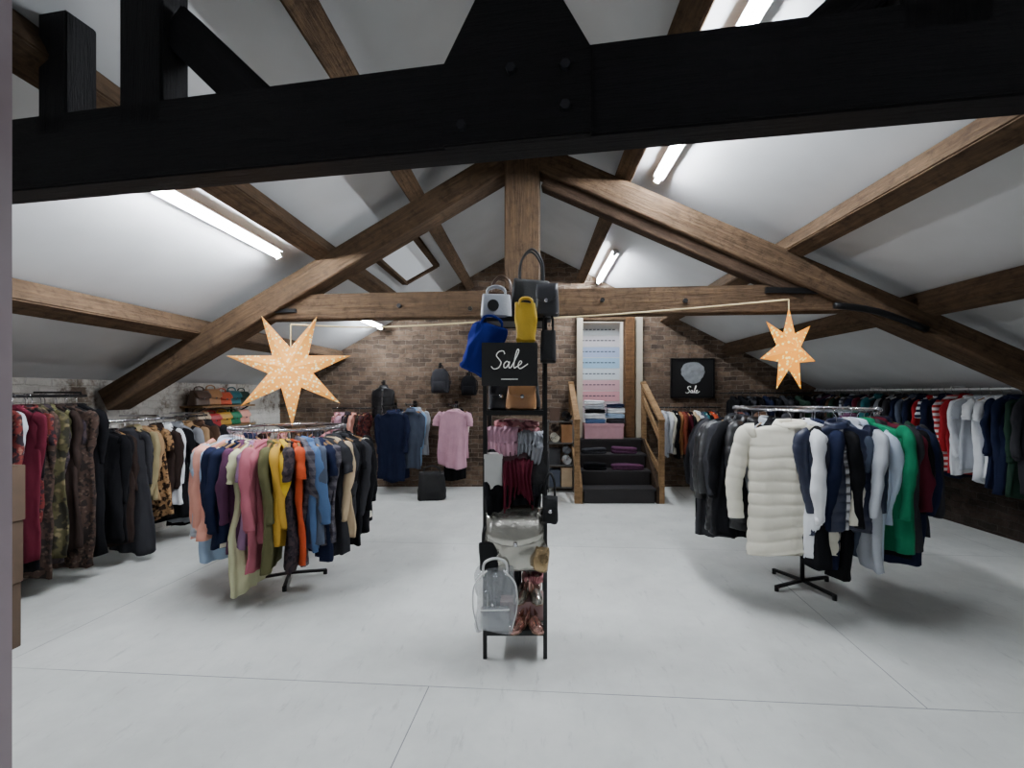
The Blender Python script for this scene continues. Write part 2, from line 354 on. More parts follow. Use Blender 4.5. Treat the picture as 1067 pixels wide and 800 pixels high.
# ------------------------------------------------------------------ garments
K={
'cardigan':dict(L=.78,W=.2,T=.03,SL=.58,collar='band',placket=1),
'jumper':dict(L=.72,W=.21,T=.033,SL=.56,collar='band',cuff=1),
'shirt':dict(L=.78,W=.2,T=.028,SL=.55,collar='shirt',placket=1),
'blouse':dict(L=.72,W=.19,T=.028,SL=.42,collar='band'),
'tee':dict(L=.7,W=.21,T=.04,SL=.17,collar='band'),
'dress':dict(L=1.02,W=.18,T=.032,SL=.2,collar='band',flare=.22),
'long dress':dict(L=1.36,W=.2,T=.036,SL=.5,collar='band',flare=.15,sfat=.8),
'jacket':dict(L=.78,W=.23,T=.044,SL=.6,collar='shirt',placket=1,sfat=.88),
'blazer':dict(L=.82,W=.23,T=.04,SL=.6,collar='shirt',placket=1,sfat=.88),
'coat':dict(L=1.08,W=.24,T=.048,SL=.62,collar='shirt',placket=1,sfat=.85),
'parka':dict(L=.98,W=.25,T=.056,SL=.62,collar='hood',placket=1,sfat=.85),
'puffer coat':dict(L=.95,W=.25,T=.08,SL=.62,collar='hood',placket=1,puff=1,sfat=.82),
'quilted jacket':dict(L=.8,W=.25,T=.068,SL=.6,collar='shirt',placket=1,puff=.5,sfat=.82),
'hoodie':dict(L=.76,W=.22,T=.05,SL=.6,collar='hood',cuff=1,sfat=.9),
'gilet':dict(L=.7,W=.2,T=.07,SL=0,collar='shirt',placket=1,puff=.7),
}
def wed(v,W,wedge):
    k=max(.35,min(1.6,1+wedge*v.x/W)); return Vector((v.x,v.y*k,v.z))
HMESH={}
def hanger(kind,label,loc,rz,group,swing):
    mat={'wood':M_hwood,'black':M_hblack,'white':M_hwhite}[kind]
    r=thing('clothes_hanger',label,'hanger',loc,rz,group,swing)
    if kind not in HMESH:
        a=.165
        b=MB().tube(sm([(-a,0,-.142),(-a*.6,0,-.11),(-.03,0,-.082),(.03,0,-.082),(a*.6,0,-.11),(a,0,-.142)],3),.010,8,flat=.8).build('shoulder_bar',mat,r,smooth=True)
        pts=[(0,0,-.085),(0,0,-.035)]+[(.019*math.cos(q),0,.019*math.sin(q)) for q in [math.radians(d) for d in (-60,-20,20,60,100,140,180,205)]]
        h=MB().tube(sm(pts,2),.0028,6).build('hook',M_chrome,r,smooth=True)
        HMESH[kind]=(b,h)
    else:
        for p in HMESH[kind]:
            q=p.copy(); COL.objects.link(q); q.parent=r
def garment(kind,col,label,loc,rz,wedge,group,ov=None,swing=0):
    d=dict(K[kind]); d.update(ov or {})
    L,W,T=d['L']*random.uniform(.94,1.08),d['W'],d['T']; puff=d.get('puff',0); flare=d.get('flare',.04)
    shiny=bool(puff); mat=fabric(col,shiny)
    nm=kind.replace(' ','_')
    if kind=='tee': nm='t_shirt'
    r=thing(nm,label,kind.split()[-1] if kind!='tee' else 't-shirt',loc,rz,group,swing)
    ph=random.uniform(0,6); ph2=random.uniform(0,6); fk=random.choice((5,6,7,8)); n=36
    fa=d.get('fold',.55); seed=random.uniform(0,90)
    rows=[(-.075,.05,.032),(-.095,.082,.042),(-.12,W*.62,.6*T+.01),(-.145,W*.88,T*.62),(-.175,W,T*.7),(-.24,W*.985,T*.9)]
    m=int(L/.012) if puff else 20
    for k in range(1,m+1):
        s=k/m; rows.append((-.24-(L-.24)*s,W*(.97+flare*s),T*(.92+.12*math.sin(PI*s*.8))))
    rows.append((-L-.004,rows[-1][1]*.93,rows[-1][2]*.8))
    bz=d.get('bz',.1 if puff==1 else .07)
    def qf(z): return 1-.15*(puff*.5+.5)*(1-abs(math.sin(PI*z/bz))**.28) if puff else 1
    rings=[]; hem=random.uniform(.01,.04); hp=random.uniform(0,6)
    for z,w,t in rows:
        dep=max(0,min(1,(-z-.14)/(L*.75)))
        ring=[]
        for i in range(n):
            a=2*PI*i/n; c,s=math.cos(a),math.sin(a)
            pf=qf(z+.008*math.sin(3*c+seed)) if z<-.15 else 1
            f=1+fa*(1-.85*puff)*dep*math.sin(fk*c*1.7+ph+(0 if s>0 else 2)+1.4*z)
            x=w*c*(1+.35*(pf-1))+.02*dep*math.sin(ph2+3*z); y=t*pf*math.copysign(abs(s)**.75,s)*f+.018*dep*math.sin(ph+4*z)
            ring.append(wed(Vector((x,y,z+hem*dep*dep*math.sin(2*c+hp))),W,wedge))
        rings.append(ring)
    body_rings=rings
    am=.022 if not puff else .012; am2=.007 if not puff else .002
    MB().loft(rings).crumple(am,7,seed).crumple(am2,22,seed+5).build('body',mat,r,smooth=True)
    SL=d.get('SL',0); spread=d.get('spread',0); sf=d.get('sfat',1)
    if SL>0:
        for s in (-1,1):
            dy=random.uniform(-.035,.035); out=random.uniform(-.035,.025)+spread; sl=SL*random.uniform(.88,1.06)
            base=[(s*W*.78,0,-.158),(s*(W+.003),0,-.19),(s*(W+.02+out*.5),dy*.5,-.19-sl*.3),(s*(W+.01+out),dy,-.19-sl*.6),(s*(W-.012+out*1.1),dy*1.6,-.165-sl)]
            if sl<.3: base=[(s*W*.80,0,-.158),(s*(W+.01),0,-.18),(s*(W+.04),0,-.19-sl*.5),(s*(W+.05),0,-.17-sl)]
            k=int(sl/.04)+4 if puff else 6
            pts=sm(base,k); fat=T/.05; fat=(.48+.52*fat)*sf
            rr=[]
            for i,p in enumerate(pts):
                u=i/(len(pts)-1); q=.043*(1-.26*u)*fat
                if i==0:q*=.75
                if puff: q*=qf(p.z)*1.05
                else: q*=1+.13*math.sin(ph+u*23)*math.sin(ph2+u*7)
                rr.append(q)
            mb=MB(); mb.tube(pts,rr,14,flat=1.45)
            mb.v=[wed(v,W,wedge*.6) for v in mb.v]
            mb.crumple(.02 if not puff else .01,11,seed+s).crumple(.005 if not puff else .002,28,seed-s)
            sv=mb.build('sleeve',mat,r,smooth=True)
            if d.get('cuff'):
                e=pts[-1]; mb=MB(); mb.tube([e+Vector((0,0,.03)),e+Vector((0,0,-.025))],[rr[-1]*1.0,rr[-1]*.85],12,flat=1.3); mb.build('cuff',mat,sv,smooth=True)
    c=d.get('collar')
    if c=='band':
        pts=[(.062*math.cos(a),.04*math.sin(a),-.088-.012*math.sin(a)) for a in [2*PI*i/14 for i in range(14)]]
        MB().tube(pts,.011,6,closed=True).build('neckband',mat,r,smooth=True)
    elif c=='shirt':
        cr=[]
        for z,w,t in ((-.10,.085,.058),(-.075,.078,.05),(-.058,.066,.042),(-.07,.056,.034),(-.095,.05,.028)):
            cr.append([Vector((w*math.cos(a),t*math.sin(a),z-.014*math.sin(a))) for a in [2*PI*i/16 for i in range(16)]])
        MB().loft(cr,cap=False).build('collar',mat,r,smooth=True)
    elif c=='hood':
        cr=[]
        for u in range(7):
            a=u/6; z=-.06-.2*a; w=.1*math.sin(PI*(.2+.6*a))+.03
            cr.append([Vector((w*math.cos(q),-T*.6-.03+.05*math.sin(q)*math.sin(PI*(.15+.7*a)),z)) for q in [2*PI*i/14 for i in range(14)]])
        MB().loft(cr).build('hood',mat,r,smooth=True)
        pts=[(.085*math.cos(a),.052*math.sin(a),-.095-.02*math.sin(a)) for a in [2*PI*i/14 for i in range(14)]]
        MB().tube(pts,.022,8,closed=True).build('collar',mat,r,smooth=True)
    o=Vector((seed,seed*1.7,seed*.3)); o5=Vector((seed+5,(seed+5)*1.7,(seed+5)*.3))
    def surf(v):
        v=v+noise.noise_vector(Vector((v.x*7,v.y*7,v.z*3.5))+o)*am
        return v+noise.noise_vector(Vector((v.x*22,v.y*22,v.z*11))+o5)*am2
    if d.get('placket'):
        q=n//4; vs=[];fs=[]; pr=[rg[q] for rg,(z,w,t) in zip(body_rings,rows) if z<-.11]
        for v in pr:
            v2=surf(v)
            for x in(-.013,.013): vs.append((v2.x+x,v2.y+.006,v2.z))
        for i in range(len(pr)-1): fs.append([2*i,2*i+1,2*i+3,2*i+2])
        MB().add(vs,fs).build('placket',M_chrome if (puff and col!='cream') else mat,r,smooth=True)
    if d.get('patch'):
        v=surf(body_rings[9][n//4-4]); MB().box((v.x,v.y+.012,v.z),(.08,.02,.05)).build('chest_patch',M_white,r)
    return r
ORD=['first','second','third','fourth','fifth','sixth','seventh','eighth','ninth','tenth','eleventh','twelfth','thirteenth','fourteenth','fifteenth','sixteenth','seventeenth','eighteenth','nineteenth','twentieth']+['twenty-'+o for o in ('first','second','third','fourth','fifth','sixth','seventh','eighth','ninth')]+['thirtieth']+['thirty-'+o for o in ('first','second','third','fourth','fifth','sixth','seventh','eighth','ninth')]+['fortieth']+['forty-'+o for o in ('first','second','third','fourth','fifth','sixth','seventh','eighth','ninth')]
USED=set()
def kw(k): return 't-shirt' if k=='tee' else k
def hang(specs,placer,rack,hk,frm='from the left',kl=1,kW=1):
    n=len(specs)
    for i,sp in enumerate(specs):
        col,kind=sp[0],sp[1]; ov=dict(sp[2]) if len(sp)>2 else {}
        ov['L']=ov.get('L',K[kind]['L'])*kl; ov['W']=ov.get('W',K[kind]['W'])*kW
        me='%s %s'%(col,kw(kind))
        nb=lambda j:'%s %s'%(specs[j][0],kw(specs[j][1]))
        if 0<i<n-1: lab='%s between %s and %s on %s'%(me,nb(i-1),nb(i+1),rack)
        else: lab='%s at end of %s, beside the %s'%(me,rack,nb(1 if i==0 else n-2))
        if lab in USED or len(lab.split())>16: lab='%s, %s %s on %s'%(me,ORD[i],frm,rack)
        USED.add(lab)
        loc,rz,wedge=placer(i,n)
        rz+=math.radians(ov.pop('twist',0)); push=ov.pop('push',None)
        if push: loc=(loc[0]+push[0],loc[1]+push[1],loc[2])
        if 'wedge' in ov: wedge=ov.pop('wedge')
        sw=math.radians(random.uniform(-4,4))
        garment(kind,col,lab,loc,rz,wedge,'clothes on '+rack,ov,sw)
        hl='%s hanger holding %s, %s on %s'%(hk[i%len(hk)],me,ORD[i],rack)
        if len(hl.split())>16: hl='%s hanger of %s, %s on %s'%(hk[i%len(hk)],col+' '+kind.split()[-1],ORD[i],rack)
        hanger(hk[i%len(hk)],hl,loc,rz,'hangers on '+rack,sw)

# ---------------- round racks
def round_rack(label,cx,cy,R,Z):
    t=thing('round_clothes_rack',label,'clothes rack',(cx,cy,0))
    MB().tube([(R*math.cos(a),R*math.sin(a),Z) for a in [2*PI*i/40 for i in range(40)]],.0125,8,closed=True).build('ring_rail',M_chrome,t,smooth=True)
    MB().tube([(0,0,.06),(0,0,Z-.02)],.018,10).build('pole',M_blackmetal,t,smooth=True)
    for i in range(4):
        a=PI/4+i*PI/2
        MB().tube([(0,0,Z-.03),(R*math.cos(a),R*math.sin(a),Z-.002)],.008,6).build('spoke',M_chrome,t)
    for i in range(4):
        a=.35+i*PI/2; c,s=math.cos(a),math.sin(a)
        ft=MB().bar((0,0,.05),(.3*c,.3*s,.035),.026,.022).build('foot',M_blackmetal,t)
        MB().tube([(.29*c,.29*s,0.0),(.29*c,.29*s,.04)],.018,8).build('foot_pad',M_blackmetal,ft)
LC=(X_(302,4.12),4.12); LZ=1.35; LR=.45
round_rack('round chrome rack on black feet under the large left star',LC[0],LC[1],LR,LZ)
left=[('peach','cardigan'),('floral pink','blouse'),('peach','jumper',dict(L=.85)),('peach','cardigan',dict(L=.9)),('light grey','shirt',dict(L=.85)),('pale blue','dress',dict(L=.98)),('peach','jumper',dict(L=.85)),('pale blue','jumper',dict(L=.82)),('navy','jumper',dict(L=.9)),('ivory','blouse',dict(L=.8)),('navy','cardigan',dict(L=.85)),('plum','cardigan',dict(L=.92)),
('pale lime','dress',dict(L=1.22)),('lilac','dress',dict(L=.92)),('dusty rose','cardigan',dict(L=.98)),('dusty rose','jumper',dict(L=.88)),('olive','cardigan',dict(L=1.06,T=.024)),('mustard','cardigan',dict(L=.86,T=.024)),('yellow','blouse',dict(L=.8,T=.022)),('floral dark','dress',dict(L=1.05,T=.026)),('orange','dress',dict(L=1.04,T=.026)),('checked grey','shirt',dict(L=1.05)),('denim blue','shirt',dict(L=.9)),('slate','cardigan',dict(L=.98)),('navy','dress',dict(L=1.02)),('checked grey','blouse',dict(L=.98)),('charcoal','dress',dict(L=1.06)),
('beige','cardigan',dict(L=.9,T=.025)),('charcoal','shirt',dict(L=.92)),('black','cardigan',dict(L=.92)),('black','dress',dict(L=1.05)),('charcoal','jacket',dict(L=.95)),('black','blazer',dict(L=.98)),('grey','shirt'),('black','jacket',dict(L=.92)),('ivory','blouse',dict(L=.85)),('black','jumper',dict(L=.9)),('black','jacket',dict(L=.9))]
def pl_round(c,R,Z,a0,a1,jit=6):
    def f(i,n):
        a=math.radians(a0+(a1-a0)*i/(n-1)+random.uniform(-1,1)); rr=R
        return ((c[0]+rr*math.cos(a),c[1]+rr*math.sin(a),Z),a+math.radians(random.uniform(-jit,jit)),.55)
    return f
hang(left,pl_round(LC,LR,LZ,200,392),'left round rack',['wood'],kl=.99,kW=.95)
hang([('black','shirt'),('floral pink','jumper'),('charcoal','shirt'),('brown','jumper'),('floral pink','cardigan'),('paisley brown','blouse'),('navy','shirt'),('peach','jumper')],pl_round(LC,LR,LZ,45,186),'back of left round rack',['wood'],'from the right')
RC=(X_(836,3.95),3.95); RZ=1.52; RR=.53
round_rack('round chrome rack of coats under the small right star',RC[0],RC[1],RR,RZ)
S=.06
right=[('brown','jacket',dict(L=.9,spread=S)),('rust','jacket',dict(L=.95,spread=S,W=.27)),('black','jacket',dict(L=.98,spread=S,W=.29)),('black','coat',dict(L=1.05,spread=S,W=.29)),('charcoal','coat',dict(L=1.06,spread=S,W=.29)),('black','puffer coat',dict(L=1.02,spread=S,W=.3)),('black','quilted jacket',dict(L=1.04,W=.3,spread=S)),('charcoal','jacket',dict(L=1.0,W=.29,spread=.06)),('black','parka',dict(L=1.06,W=.29,spread=.05)),('black','puffer coat',dict(L=1.02,W=.27)),('light grey','jacket',dict(L=.75)),('black','jacket',dict(L=.98)),
('cream','puffer coat',dict(L=1.04,T=.09,W=.3,twist=-66,push=(-.06,-.2),spread=.1,bz=.085,wedge=0)),('navy','quilted jacket',dict(L=.86,twist=-58,W=.24,T=.07,push=(.14,-.3),spread=.0,wedge=0)),('white','hoodie',dict(L=.98,spread=.04,W=.28,T=.05,push=(.05,-.08))),
('black','parka',dict(L=1.04)),('navy','parka',dict(L=1.04,W=.28)),('black','coat',dict(L=1.2,W=.27)),('slate','jacket',dict(L=.97)),('light grey','blazer',dict(L=1.03,W=.26)),('ice blue','coat',dict(L=1.02,T=.042,W=.27)),('green','coat',dict(L=1.06,W=.28,spread=.02,T=.042)),('charcoal','parka',dict(L=1.02,W=.26,spread=.02)),('burgundy','jacket',dict(L=.8,spread=.05)),('black','coat',dict(L=1.02,spread=.04,W=.27)),('navy','coat',dict(L=1.04,spread=S,W=.28)),('charcoal','coat',dict(L=1.0,spread=S,W=.28)),('black','coat',dict(L=.98,spread=S,W=.28)),('dark green','jacket',dict(L=.9,spread=S))]
hang(right,pl_round(RC,RR,RZ,142,338,4),'right round rack',['wood','black'])
hang([('black','parka'),('plum','jacket'),('black','coat'),('charcoal','jacket'),('brown','coat'),('navy','jacket')],pl_round(RC,RR,RZ,-10,128),'back of right round rack',['wood'],'from the right')

# ---------------- wall rails along the side walls
def wall_rail(label,x,xw,y0,y1,Z,mat,ny=4):
    t=thing('clothes_rail',label,'clothes rail',(x,(y0+y1)/2,Z)); h=(y1-y0)/2
    MB().tube([(0,-h,0),(0,h,0)],.0125,8).build('rail',mat,t,smooth=True)
    for i in range(ny):
        y=-h+.05+(2*h-.1)*i/(ny-1)
        MB().tube([(0,y,.0),(0,y,.03),((xw-x)*.5,y,.03),(xw-x,y,.03)],.01,6).build('bracket',mat,t)
XL=-4.08
wall_rail('tall black clothes rail on left wall, nearest the viewer',XL,WL,2.95,4.2,1.63,M_blackmetal,3)
s1=[('black','long dress'),('navy','long dress'),('black','long dress'),('navy','long dress'),('slate','long dress'),('floral red','long dress',dict(L=1.2)),('navy','long dress',dict(L=1.1)),('floral red','blouse',dict(L=.95)),('light grey','blouse',dict(L=.8)),('burgundy','long dress',dict(L=1.25)),('black','long dress'),('floral red','dress',dict(L=1.0)),('paisley brown','long dress',dict(L=1.45)),('camouflage','long dress',dict(L=1.4)),('floral dark','long dress',dict(L=1.3)),('olive','dress'),('dark brown','long dress'),('paisley brown','long dress',dict(L=1.42)),('floral dark','long dress'),('black','long dress')]
def pl_rail_y(x,y0,y1,Z,rz=PI,jit=7,jx=.03):
    def f(i,n):
        return ((x+random.uniform(-jx,jx),y0+(y1-y0)*i/(n-1)+random.uniform(-.01,.01),Z),rz+math.radians(random.uniform(-jit,jit)),0)
    return f
hang(s1,pl_rail_y(XL,3.08,4.12,1.63,PI,11,.05),'near left wall rail',['black'],'from the viewer')
wall_rail('low chrome clothes rail on left wall beyond the tall rail',XL,WL,4.26,5.75,1.38,M_chrome,3)
s2=[('black','coat'),('black','long dress',dict(L=1.2)),('dark brown','long dress',dict(L=1.2)),('charcoal','long dress',dict(L=1.22)),('black','dress',dict(L=1.15)),('khaki','jacket',dict(L=.85)),('camel','blouse',dict(L=.85)),('leopard print','dress'),('dark brown','coat'),('white','shirt',dict(L=.9)),('black','coat'),('grey','coat'),('black','coat'),('camel','coat'),('black','long dress',dict(L=1.18)),('brown','coat'),('checked brown','coat'),('charcoal','coat')]
hang(s2,pl_rail_y(XL,4.32,5.68,1.38,PI,9,.04),'far left wall rail',['wood','black'],'from the viewer')
XRR=4.88
wall_rail('long white clothes rail along the right wall',XRR,WR,4.05,8.0,1.70,M_hwhite)
s3=[('charcoal','tee',dict(L=.9)),('light grey','jumper',dict(L=1.0)),('charcoal','jumper',dict(L=.98)),('dark green','jumper',dict(L=1.0)),('navy','hoodie',dict(L=1.0,patch=1)),('navy','jumper',dict(L=.95)),('white','tee',dict(L=1.0,T=.055)),('white','tee',dict(L=.95)),('light grey','tee',dict(L=.95)),('white','jumper',dict(L=.9)),('red','jacket',dict(L=.9)),('striped red','jumper',dict(L=.9)),('navy','jacket',dict(L=.95)),('striped navy','tee',dict(L=.9)),('red','jumper',dict(L=.85)),('navy','shirt',dict(L=.95)),('slate','shirt',dict(L=.9)),('navy','jumper',dict(L=.9)),('charcoal','shirt',dict(L=.9)),('black','jacket',dict(L=.95)),('grey','jumper',dict(L=.9)),('black','tee',dict(L=.9)),('teal','shirt',dict(L=.9)),('charcoal','shirt',dict(L=.9)),('burgundy','jumper',dict(L=.85)),('navy','tee',dict(L=.9)),('charcoal','jumper',dict(L=.9)),('striped grey','shirt'),('black','hoodie'),('dark green','shirt'),('brown','jumper'),('black','dress'),('navy','cardigan'),('plum','jumper'),('black','shirt'),('grey','tee'),('charcoal','dress')]
hang(s3,pl_rail_y(XRR,4.2,7.9,1.70,PI,6),'right wall rail',['white','wood'],'from the viewer')
# ---------------- back wall rails
def wall_arm(label,x,Z,y0):
    t=thing('wall_peg',label,'wall peg',(x,YB,Z))
    MB().tube([(0,-.0,0),(0,y0-YB,0),(0,y0-YB-.03,.03)],.011,8).build('peg_rod',M_blackmetal,t)
    MB().box((0,-.008,0),(.06,.016,.12)).build('wall_plate',M_blackmetal,t)
def face_out(x,Z,specs,rack,y0=7.4,y1=8.0):
    def f(i,n): return ((x+random.uniform(-.01,.01),y0+(y1-y0)*i/(max(n-1,1)),Z),PI+math.radians(random.uniform(-4,4)),0)
    hang(specs,f,rack,['wood'],'from the front')
def rail_x(x0,x1,Z,y,specs,rack,label,hk):
    t=thing('clothes_rail',label,'clothes rail',((x0+x1)/2,y,Z)); h=(x1-x0)/2
    MB().tube([(-h,0,0),(h,0,0)],.0125,8).build('rail',M_blackmetal,t,smooth=True)
    for s in(-1,1): MB().tube([(s*(h-.04),0,0),(s*(h-.04),YB-y,0)],.01,6).build('bracket',M_blackmetal,t)
    def f(i,n): return ((x0+.08+(x1-x0-.16)*i/(n-1),y,Z),-PI/2+math.radians(random.uniform(-8,8)),0)
    hang(specs,f,rack,hk)
rail_x(X_(345,7.7),X_(385,7.7),1.4,7.75,[('floral pink','blouse'),('pink','blouse'),('floral dark','shirt'),('peach','blouse'),('paisley brown','shirt'),('floral red','blouse')],'back brick wall left rail','short rail on brick wall behind the left round rack',['wood'])
wall_arm('black peg on brick wall holding the navy coats',X_(409,8),1.43,7.5)
face_out(X_(409,7.6),1.43,[('navy','coat',dict(L=1.2,W=.23)),('navy','coat',dict(L=1.15,W=.22)),('black','coat',dict(L=1.1))],'navy coat peg',7.55)
wall_arm('black peg on brick wall holding the blue shirts',X_(430,8),1.46,7.6)
face_out(X_(430,7.75),1.46,[('slate','shirt',dict(L=1.0,W=.18)),('sky blue','shirt',dict(L=1.05,W=.18)),('light grey','shirt',dict(L=.9,W=.18))],'blue shirt peg',7.65)
wall_arm('black peg on brick wall holding pink tops',X_(474,8),1.46,7.4)
face_out(X_(474,7.6),1.46,[('pink','tee',dict(L=.92,W=.23)),('pink','tee',dict(L=.84)),('cream','blouse',dict(L=.8)),('black','dress',dict(L=1.22,W=.17))],'pink top peg',7.45)
rail_x(X_(688,7.6),X_(752,7.6),1.42,7.65,[('light grey','shirt'),('white','blouse'),('cream','blouse'),('black','shirt'),('tan','blouse'),('rust','jumper'),('burgundy','blouse'),('black','dress'),('beige','cardigan'),('white','shirt'),('slate','jumper'),('teal','blouse'),('black','cardigan'),('orange','jumper'),('charcoal','shirt')],'back right rail','short rail of tops on back wall right of the steps',['wood','white'])
rail_x(X_(762,7.6),X_(850,7.6),1.66,7.7,[('black','jacket'),('black','coat'),('charcoal','jacket'),('black','hoodie'),('navy','coat'),('black','parka'),('charcoal','coat'),('black','jacket'),('dark green','jacket'),('black','coat')],'dark coat rail','short rail of dark coats in the back right corner',['black'])
def hook(label,x,Z):
    t=thing('wall_hook',label,'wall hook',(x,YB,Z)); MB().tube(sm([(0,0,.02),(0,-.05,.0),(0,-.1,.0),(0,-.12,.03)],3),.008,6).build('hook',M_blackmetal,t,smooth=True); MB().box((0,-.006,.01),(.04,.012,.09)).build('wall_plate',M_blackmetal,t)
hook('wall hook carrying the black gilet',X_(400,YB),1.83)
garment('gilet','black','black padded gilet hung high on brick wall above navy coats',(X_(400,8.1),8.09,1.85),PI,0,None,dict(L=.62))

# ------------------------------------------------------------------ bags
def handbag(name,label,w,h,d,col,loc,rz=0,handle=.18,flap=True,shiny=True,group=None,mat=None,tilt=0,crumple=.004,hmat=None):
    m=mat or plain('leather '+col,COLS[col],.4 if shiny else .8,bump=.15,bscale=80)
    t=thing(name,label,'bag',loc,rz,group)
    if tilt: t.matrix_basis=t.matrix_basis@Matrix.Rotation(tilt,4,'Y')
    R=[selr(w*.47,d*.42,0,48,.4),selr(w*.5,d*.5,.015,48,.4)]
    for k in range(1,20):
        u=k/20; R.append(selr(w*(.505-.05*u*u),d*(.52-.28*u**1.5),h*u,48,.45+.1*u))
    R+=[selr(w*.45,d*.2,h*.985,48,.55),selr(w*.44,d*.16,h,48,.55)]
    mb=MB().loft(R).crumple(crumple,9,len(label)*1.37)
    if crumple>.01: mb.crumple(crumple*.5,24,len(label)*.7)
    mb.build('bag_body',m,t,smooth=True)
    if flap:
        vs=[];fs=[];nx=9
        prof=[(.12*d,h*1.0),(-.2*d,h*1.01),(-.4*d,h*.82),(-.53*d,h*.55),(-.56*d,h*.42)]
        for j,(y,z) in enumerate(prof):
            for i in range(nx):
                u=i/(nx-1)*2-1; zz=z+(.12*h*u*u if j>=3 else 0); vs.append((u*w*.46*(1-.06*(j==4)),y,zz))
        for j in range(len(prof)-1):
            for i in range(nx-1): fs.append([j*nx+i,j*nx+i+1,(j+1)*nx+i+1,(j+1)*nx+i])
        o=MB().add(vs,fs).build('flap',m,t,smooth=True)
        md=o.modifiers.new('thick','SOLIDIFY'); md.thickness=.006
        MB().ball((0,-.58*d,h*.46),.014,8,6,1,.5,1).build('clasp',M_chrome,o,smooth=True)
    if handle:
        for s in ((-1,1) if not flap else (0,)):
            MB().tube(sm([(-w*.3,s*d*.14,h*.9),(-w*.27,s*d*.16,h+handle*.6),(0,s*d*.18,h+handle),(w*.27,s*d*.16,h+handle*.6),(w*.3,s*d*.14,h*.9)],5),.008,6).build('handle',hmat or m,t,smooth=True)
    return t
def backpack(label,x,zb,col='black',w=.3,h=.42):
    m=fabric(col); t=thing('backpack',label,'bag',(x,YB-.14,zb))
    MB().loft([selr(w*.45,.09,0,24,.5),selr(w*.5,.11,.03,24,.5),selr(w*.5,.11,h*.5,24,.5),selr(w*.44,.09,h*.85,24,.55),selr(w*.28,.05,h,24,.6)]).build('bag_body',m,t,smooth=True)
    MB().loft([selr(w*.34,.035,h*.08,18,.5,0,-.12),selr(w*.37,.045,h*.12,18,.5,0,-.12),selr(w*.37,.045,h*.4,18,.5,0,-.12),selr(w*.33,.03,h*.48,18,.5,0,-.115)]).build('front_pocket',m,t,smooth=True)
    MB().tube(sm([(-.04,.05,h*.98),(-.03,.05,h+.06),(.03,.05,h+.06),(.04,.05,h*.98)],4),.008,6).build('top_handle',m,t,smooth=True)
    for s in(-1,1): MB().tube(sm([(s*.06,.06,h*.95),(s*w*.52,.03,h*.7),(s*w*.55,.02,h*.3),(s*w*.4,.05,.03)],5),.014,6,flat=.5).build('shoulder_strap',m,t,smooth=True)
hook('wall hook for the larger backpack',X_(459,YB),2.14); backpack('larger dark backpack hung on brick wall above pink tops',X_(459,8.05),1.66,'charcoal')
hook('wall hook for the smaller backpack',X_(489,YB),2.0); backpack('smaller black bag hung on brick wall next to sale tower',X_(489,8.05),1.62,'black',.26,.34)
handbag('holdall','black holdall on floor by back wall beside the pink tops',.42,.42,.24,'black',(X_(450,7.2),7.2,0),.1,.1,False,False,crumple=.02)
def wall_shelf(label,z,y0,y1):
    t=thing('wall_shelf',label,'shelf',(WL,(y0+y1)/2,z)); MB().box((.15,0,-.012),(.3,y1-y0,.024)).build('board',M_pine,t,bevel=.003)
    for s in(-1,1): MB().bar((.01,s*(y1-y0)*.4,-.02),(.01,s*(y1-y0)*.4,-.16),.02,.02).bar((.01,s*(y1-y0)*.4,-.16),(.26,s*(y1-y0)*.4,-.026),.02,.015).build('bracket',M_blackmetal,t)
wall_shelf('upper wall shelf of bags on white brick behind the left rail',1.49,5.85,6.95)
wall_shelf('lower wall shelf of bags on white brick behind the left rail',1.21,5.85,6.95)
for i,(c,w,h) in enumerate([('brown',.25,.2),('tan',.24,.22),('orange',.25,.18),('teal',.24,.2),('dark green',.23,.19)]):
    handbag('handbag','%s handbag on upper shelf of the white brick wall'%c,w,h,.15,c,(WL+.17,5.96+.215*i,1.49),PI/2-.1,.05,True,group='handbags on upper wall shelf')
for i,(c,w,h) in enumerate([('beige',.24,.2),('red',.25,.17),('mustard',.25,.18),('green',.24,.18),('peach',.23,.2)]):
    handbag('handbag','%s handbag on lower shelf of the white brick wall'%c,w,h,.15,c,(WL+.17,5.96+.215*i,1.21),PI/2-.1,.04,True,group='handbags on lower wall shelf')

# ------------------------------------------------------------------ SALE lettering
SALE=[[(.86,1.5),(.7,1.78),(.3,1.72),(.14,1.38),(.42,1.05),(.66,.72),(.5,.28),(.1,.16),(-.18,.4)],
[(1.36,.74),(1.15,.85),(.95,.6),(1.0,.3),(1.2,.3),(1.36,.6),(1.42,.82),(1.4,.42),(1.5,.25),(1.66,.4),(1.97,1.25),(2.1,1.8),(1.96,1.92),(1.86,1.4),(1.85,.5),(1.95,.25),(2.15,.38),(2.45,.6),(2.52,.8),(2.36,.88),(2.24,.6),(2.3,.3),(2.5,.2),(2.8,.38),(3.1,.62)]]
def sale_text(parent,x,y,z,s,r,mat=None):
    mb=MB()
    for st in SALE: mb.tube(sm([(x+(p[0]-1.4)*s+.16*(p[1]-.9)*s,y,z+(p[1]-.9)*s) for p in st],5),r,6)
    mb.build('lettering',mat or M_ltext,parent,smooth=True)
